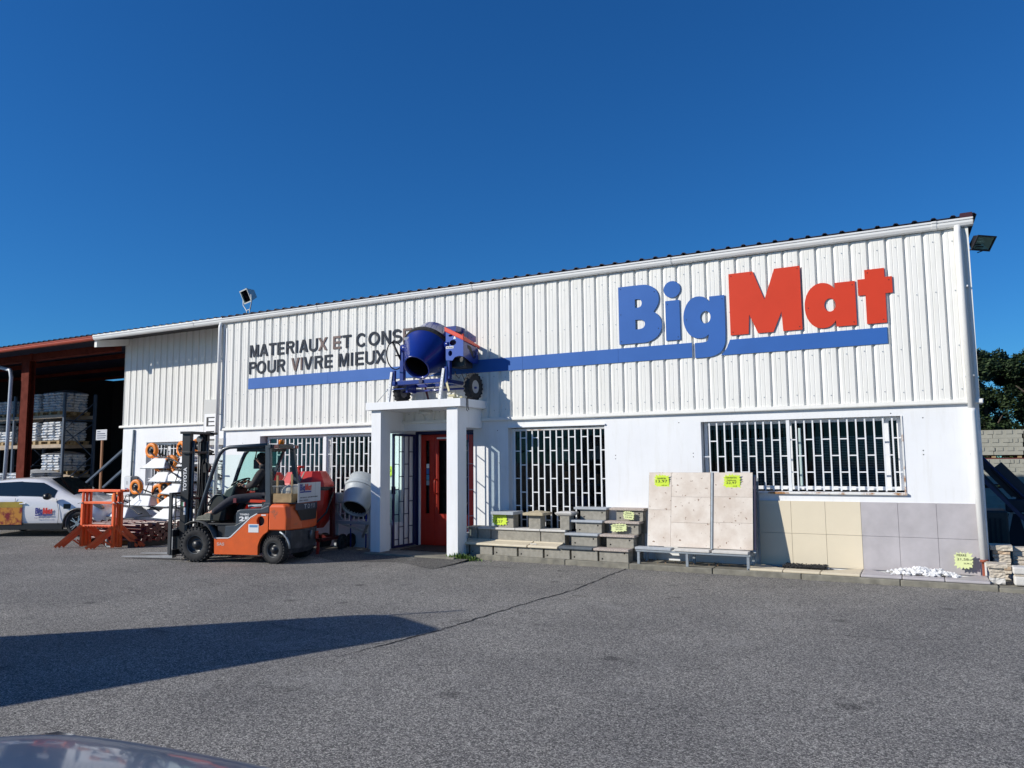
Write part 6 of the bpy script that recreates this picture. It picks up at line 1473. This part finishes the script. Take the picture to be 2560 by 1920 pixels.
skirt(5, xs_[5], xs_[6], 1.0, 0, greyt, 'grey pool coping at the foot of the white downpipe')
def rock(mb, x, y, z, q, rn, flat=.7):
    vs = []; 
    for a_ in range(6):
        t_ = a_*math.pi/3+rn.uniform(-.3, .3); vs.append((x+q*math.cos(t_)*rn.uniform(.7, 1.15), y+q*math.sin(t_)*rn.uniform(.7, 1.15), z+rn.uniform(-.2, .25)*q*flat))
    vs += [(x+rn.uniform(-.3, .3)*q, y+rn.uniform(-.3, .3)*q, z+q*flat*rn.uniform(.6, 1)), (x, y, z-q*flat)]
    mb.add(vs, [(i, (i+1) % 6, 6) for i in range(6)]+[((i+1) % 6, i, 7) for i in range(6)])
rn = random.Random(4); pm = MB()
for k in range(300):
    x = rn.gauss(-.715, .185); y = rn.uniform(-.46, -.10)
    if not (-1.17 < x < -.27): continue
    h = max(0, 1-abs((x+.715)/.46)**2.2)*(.085+.02*math.sin(x*23))*max(.2, 1-abs((y+.28)/.22)**2)
    rock(pm, x, y, BT+.03+h*rn.uniform(.3, 1), rn.uniform(.022, .05), rn, .8)
obj('white_pebbles', pm, pebm, None, label='heap of white pebbles on the grey coping below the wall tiles', cat='pebbles', kind='stuff')
pm = MB()
for k in range(900):
    x = rn.uniform(-2.60, -2.0); y = rn.uniform(-.415, -.04); rock(pm, x, y, BT+.03+rn.uniform(0, .035), rn.uniform(.008, .017), rn)
obj('black_gravel', pm, blackgr, None, label='strip of black gravel between the cream copings and the wall tiles', cat='gravel', kind='stuff')

# ================================================================== RIGHT SIDE: STONE PILLARS, BLOCK PALLETS, MACHINE, TREE
def stone_pillar(x0, x1, y0, y1, z0, courses, cap, label, seed, cutcap=.03, ms=(stonec, stoneo)):
    rn = random.Random(seed); t = thing('stone_pillar', label, 'stone pillar', ((x0+x1)/2, (y0+y1)/2, z0)); w_, d_ = (x1-x0)/2, (y1-y0)/2; z = 0
    def stone(name, wa, wb_, da, db, z0_, z1_, m_):
        nx_, nz_ = 5, 3; mb = MB()
        gx = [wa+(wb_-wa)*i/nx_ for i in range(nx_+1)]; gz = [z0_+(z1_-z0_)*i/nz_ for i in range(nz_+1)]
        for zz in gz:
            for xx in gx: mb.v.append((xx, da-rn.uniform(0, .014)*(0 < zz-z0_ < z1_-z0_-.001 or rn.random() < .5), zz+rn.uniform(-.002, .002)))
        n0 = len(mb.v)
        for zz in gz:
            for xx in (wa, wb_): mb.v.append((xx, db, zz))
        for j in range(nz_):
            for i in range(nx_): a_ = j*(nx_+1)+i; mb.f.append((a_, a_+1, a_+nx_+2, a_+nx_+1)); mb.sm.append(False)
            a_ = j*(nx_+1)+nx_; b_ = n0+2*j+1; mb.f.append((a_, b_, b_+2, a_+nx_+1)); mb.sm.append(False)
            a_ = j*(nx_+1); b_ = n0+2*j; mb.f.append((b_, a_, a_+nx_+1, b_+2)); mb.sm.append(False)
        T_ = [nz_*(nx_+1)+i for i in range(nx_+1)]; mb.f.append(tuple(T_+[n0+2*nz_+1, n0+2*nz_])); mb.sm.append(False)
        return obj(name, mb, m_, t)
    for h in courses:
        j = rn.uniform(-.012, .012); m_ = ms[rn.random() < .3]
        if w_ > .3:
            n_ = rn.choice((2, 3)); cutx = sorted([-w_]+[(-w_+2*w_*(k+rn.uniform(.3, .7))/n_) for k in range(1, n_)]+[w_])
            for a_, b_ in zip(cutx, cutx[1:]): stone('stone', a_+.003, b_-.003, -d_+rn.uniform(-.01, .01), d_, z+.002, z+h-.003, ms[rn.random() < .3])
        else: stone('stone', -w_+j, w_+j*.5, -d_+rn.uniform(-.008, .008), d_, z+.002, z+h-.003, m_)
        z += h
    stone('cap_stone', -w_-cutcap, w_+cutcap, -d_-cutcap, d_+cutcap, z+.001, z+cap, stonec)
    return t
RB = BT-.02
stone_pillar(.165, .365, .02, .24, RB, [.07,.06,.05,.06,.055,.05,.055], .07, 'tall pale split stone pillar sample right of the downpipe', 1)
stone_pillar(.40, 1.9, .10, .30, RB, [.075,.06,.07,.055,.06,.07], .05, 'low split stone wall sample joined to the tall pillar', 2, .0)
stone_pillar(.085, .255, -.47, -.27, RB, [.085,.075,.055], .055, 'short front pillar of white split stones at the kerb', 3, .03, (whitecon, stonec))
sb_ = thing('stone_planter', 'whitish cast stone block with a grooved band, front right of the pillars', 'stone block', (.52,-.40,RB))
obj('lower_stone', MB().box(-.17,.60,-.12,.10,0,.125), whitecon, sb_, .025, seg=3); obj('band', MB().box(-.16,.60,-.11,.10,.1255,.15), stonec, sb_, .004); obj('upper_stone', MB().box(-.18,.60,-.13,.10,.1505,.245), whitecon, sb_, .02, seg=3)
# pallets of hollow blocks
def hblock():
    mb = MB().box(-.247,.247,-.10,.10,.002,.198)
    for x in (-.20,-.02,.16): mb.box(x, x+.11, -.112, -.1005, .10, .185)
    return mb.mesh('hollow_block')
HB = hblock(); HB.materials.append(mat('pale_block', (.36,.355,.30), .9, var=.12, vscale=8, bump=.3))
redpal = mat('red_pallet', (.12,.012,.012), .7)
YB = 11.4; tz = [.02, .79, 1.56]; lab3 = ['bottom', 'middle', 'top']; lab4 = ['nearest the building', 'second from the building', 'third from the building', 'furthest right']
for lev in range(3):
    for col in range(4):
        t = thing('block_pallet', '%s level pallet of pale hollow blocks, %s' % (lab3[lev], lab4[col]), 'pallet of blocks', (1.02+1.36*col, YB, tz[lev]), 0, 'stacked pallets of hollow blocks'); t.scale = (1.32, 1.2, 1.11)
        bx('pallet', redpal, t, -.5, .5, -.08, .5, 0, .022); bx('pallet', redpal, t, -.5, .5, -.0, .5, .068, .09)
        for x in (-.48, -.04, .40): bx('pallet_block', wood, t, x, x+.07, -.09, .5, .0225, .0675)
        for r_ in range(3):
            sh = .25 if (r_+lev) % 2 else 0
            for k in range(2 if not sh else 3):
                x = -.25+.5*k-sh
                o = bpy.data.objects.new('hollow_block', HB); C.objects.link(o); o.parent = t
                if sh and k in (0, 2): o.scale.x = .5; x = -.375 if k == 0 else .375
                if sh and k == 1: x = 0
                o.location = (x+random.uniform(-.003, .003), random.uniform(-.006, .006), .092+.2*r_)
        bx('rear_rows', HB.materials[0], t, -.495, .495, .11, .9, .092, .69)
# dark leaning machine arms and cabinet
mc = thing('conveyor_arm', 'dark steel conveyor arm leaning diagonally behind the building corner', 'conveyor', (0,0,0))
nv = mat('machine_navy', (.012,.014,.03), .5, var=.3)
def para(mb, p0, p1, w_, y0, y1):
    d = Vector((p1[0]-p0[0], 0, p1[1]-p0[1])).normalized(); n_ = Vector((-d.z, 0, d.x))*w_
    mb.prism([(p0[0], p0[1]), (p1[0], p1[1]), (p1[0]+n_.x, p1[1]+n_.z), (p0[0]+n_.x, p0[1]+n_.z)], y0, y1)
mb = MB(); para(mb, (.12,1.62), (1.25,.22), .15, 2.9, 3.0); obj('boom', mb, nv, mc)
mb = MB(); para(mb, (.40,1.42), (1.15,.50), .19, 2.78, 2.88); obj('boom_casing', mb, nv, mc)
mb = MB(); para(mb, (.10,1.50), (.85,.52), .05, 2.8, 2.86); obj('lower_rail', mb, nv, mc)
obj('side_rail_tube', MB().tube([(.18,2.75,1.74),(.72,2.75,1.08),(1.3,2.75,.40)], .018, 6), navy, mc)
obj('second_arm', MB().bar((.18,2.4,1.33),(.95,2.4,.40), .06, .05, up=(0,1,0)), navy, mc)
obj('support_leg', MB().bar((.70,2.85,.95),(.45,2.85,G), .05).bar((.72,2.85,.9),(.95,2.85,G), .05), galv, mc)
obj('joint_plate', MB().box(.55,.85,2.7,2.77,.70,.92), nv, mc, .02)
cb = thing('machine_cabinet', 'black hooded cabinet standing in shade behind the stone pillars', 'cabinet', (.40,2.2,G))
obj('cabinet_body', MB().box(-.4,.12,-.3,.4,0,.90), blacks, cb, .03); 
for k in range(6): bx('vent_slat', mat('vent_slat', (.008,.008,.012), .7), cb, -.36+.07*k, -.33+.07*k, -.315, -.301, .1, .78)
sh_ = thing('shade_screen', 'dark board closing the gap behind the machine', 'board', (1.1,3.6,G)); bx('board', nv, sh_, -1.0, 1.4, 0, .05, 0, .75)
# tree
def tree(x, y, h, rad, label, seed, nleaf=9000):
    rn = random.Random(seed); t = thing('evergreen_tree', label, 'tree', (x, y, G), 0, 'evergreen trees behind the block yard')
    tr = MB().tube([(0,0,0),(.05,.05,h*.25),(-.03,.1,h*.5),(.05,0,h*.75)], [.16,.13,.09,.03], 8)
    for k in range(9):
        a_ = rn.uniform(0, 6.28); z = h*rn.uniform(.2, .6); tr.tube([(0,0,z),(math.cos(a_)*rad*.4,math.sin(a_)*rad*.4,z+h*.12),(math.cos(a_)*rad*.8,math.sin(a_)*rad*.8,z+h*.2)], [.06,.04,.015], 5)
    obj('trunk', tr, bark, t)
    cl = []
    for k in range(95):
        a_ = rn.uniform(0, 6.28); u_ = rn.uniform(-1, 1); q = rn.random()**.4
        zz = h*.56+u_*h*.42; rr = rad*math.sqrt(max(0, 1-u_*u_*.85))*q
        cl.append((math.cos(a_)*rr, math.sin(a_)*rr, zz, rn.uniform(.22, .48)*rad*.62))
    for nm, m_, n_, dz in (('crown', leafm, nleaf, 0), ('crown_tips', leafl, nleaf//3, .05)):
        mb = MB()
        for k in range(n_):
            c_ = cl[rn.randrange(len(cl))]
            v = Vector((rn.gauss(0,1), rn.gauss(0,1), rn.gauss(0,1))).normalized()*(c_[3]*rn.uniform(.6, 1.05))
            p = Vector(c_[:3])+v+Vector((0,0,dz)); s_ = rn.uniform(.035, .075)
            d1 = Vector((rn.gauss(0,1), rn.gauss(0,1), rn.gauss(0,1))).normalized(); d2 = d1.orthogonal().normalized()
            a1 = p-d1*s_; a2 = p+d2*s_*.45; a3 = p+d1*s_; a4 = p-d2*s_*.45
            mb.add([tuple(a1), tuple(a2), tuple(a3), tuple(a4)], [(0,1,2,3)])
        obj(nm, mb, m_, t, kind='stuff')
    return t
tree(1.15, 15.2, 4.9, 1.25, 'dark evergreen tree nearest the building corner, above the block pallets', 21, 26000)
tree(2.85, 14.8, 4.95, 1.5, 'dark evergreen tree at the right edge above the block pallets', 22, 26000)
tree(5.2, 15.5, 5.3, 1.7, 'dark evergreen tree further right behind the block yard', 23, 7000)
tree(.35, 16.6, 4.4, 1.3, 'dark evergreen tree hidden behind the building corner', 24, 14000)

# ================================================================== WEEDS
wd = thing('weeds', 'green weeds growing at the foot of the right porch pier', 'weeds', (-8.12,-.93,G)); rn = random.Random(9); mb = MB()
for k in range(330):
    x = rn.gauss(.10, .17); y = rn.uniform(-.05, .10); h = rn.uniform(.03, .14)*max(.35, 1.2-abs(x)*1.6); a_ = rn.uniform(0, 6.28); l_ = rn.uniform(.01, .05)
    p = Vector((x, y, 0)); q = Vector((x+math.cos(a_)*l_, y+math.sin(a_)*l_, h)); w_ = rn.uniform(.003, .009); s_ = Vector((math.cos(a_+1.57), math.sin(a_+1.57), 0))*w_
    mid = p.lerp(q, .55)+Vector((0, 0, .01))
    mb.add([tuple(p), tuple(mid+s_*1.6), tuple(q), tuple(mid-s_*1.6)], [(0,1,2,3)])
obj('weed_leaves', mb, weedm, wd, kind='stuff')
# wall screw holes and marks
hm = thing('wall_plugs', 'small dark screw holes dotted on the white wall beside the windows', 'wall holes', (0,0,0)); 
for p in [(-5.40,1.72),(-5.40,1.66),(-4.02,1.74),(-4.02,1.68),(-.62,1.68),(-.62,1.74),(-.60,2.22),(-1.02,2.3),(-7.78,2.22),(-7.75,1.60),(-4.25,2.26),(-14.6,2.1)]:
    obj('hole', MB().lathe([(.009, 0), (.009, -.001)], (p[0], -.0005, p[1]), (0,1,0), 8, False), ink, hm)
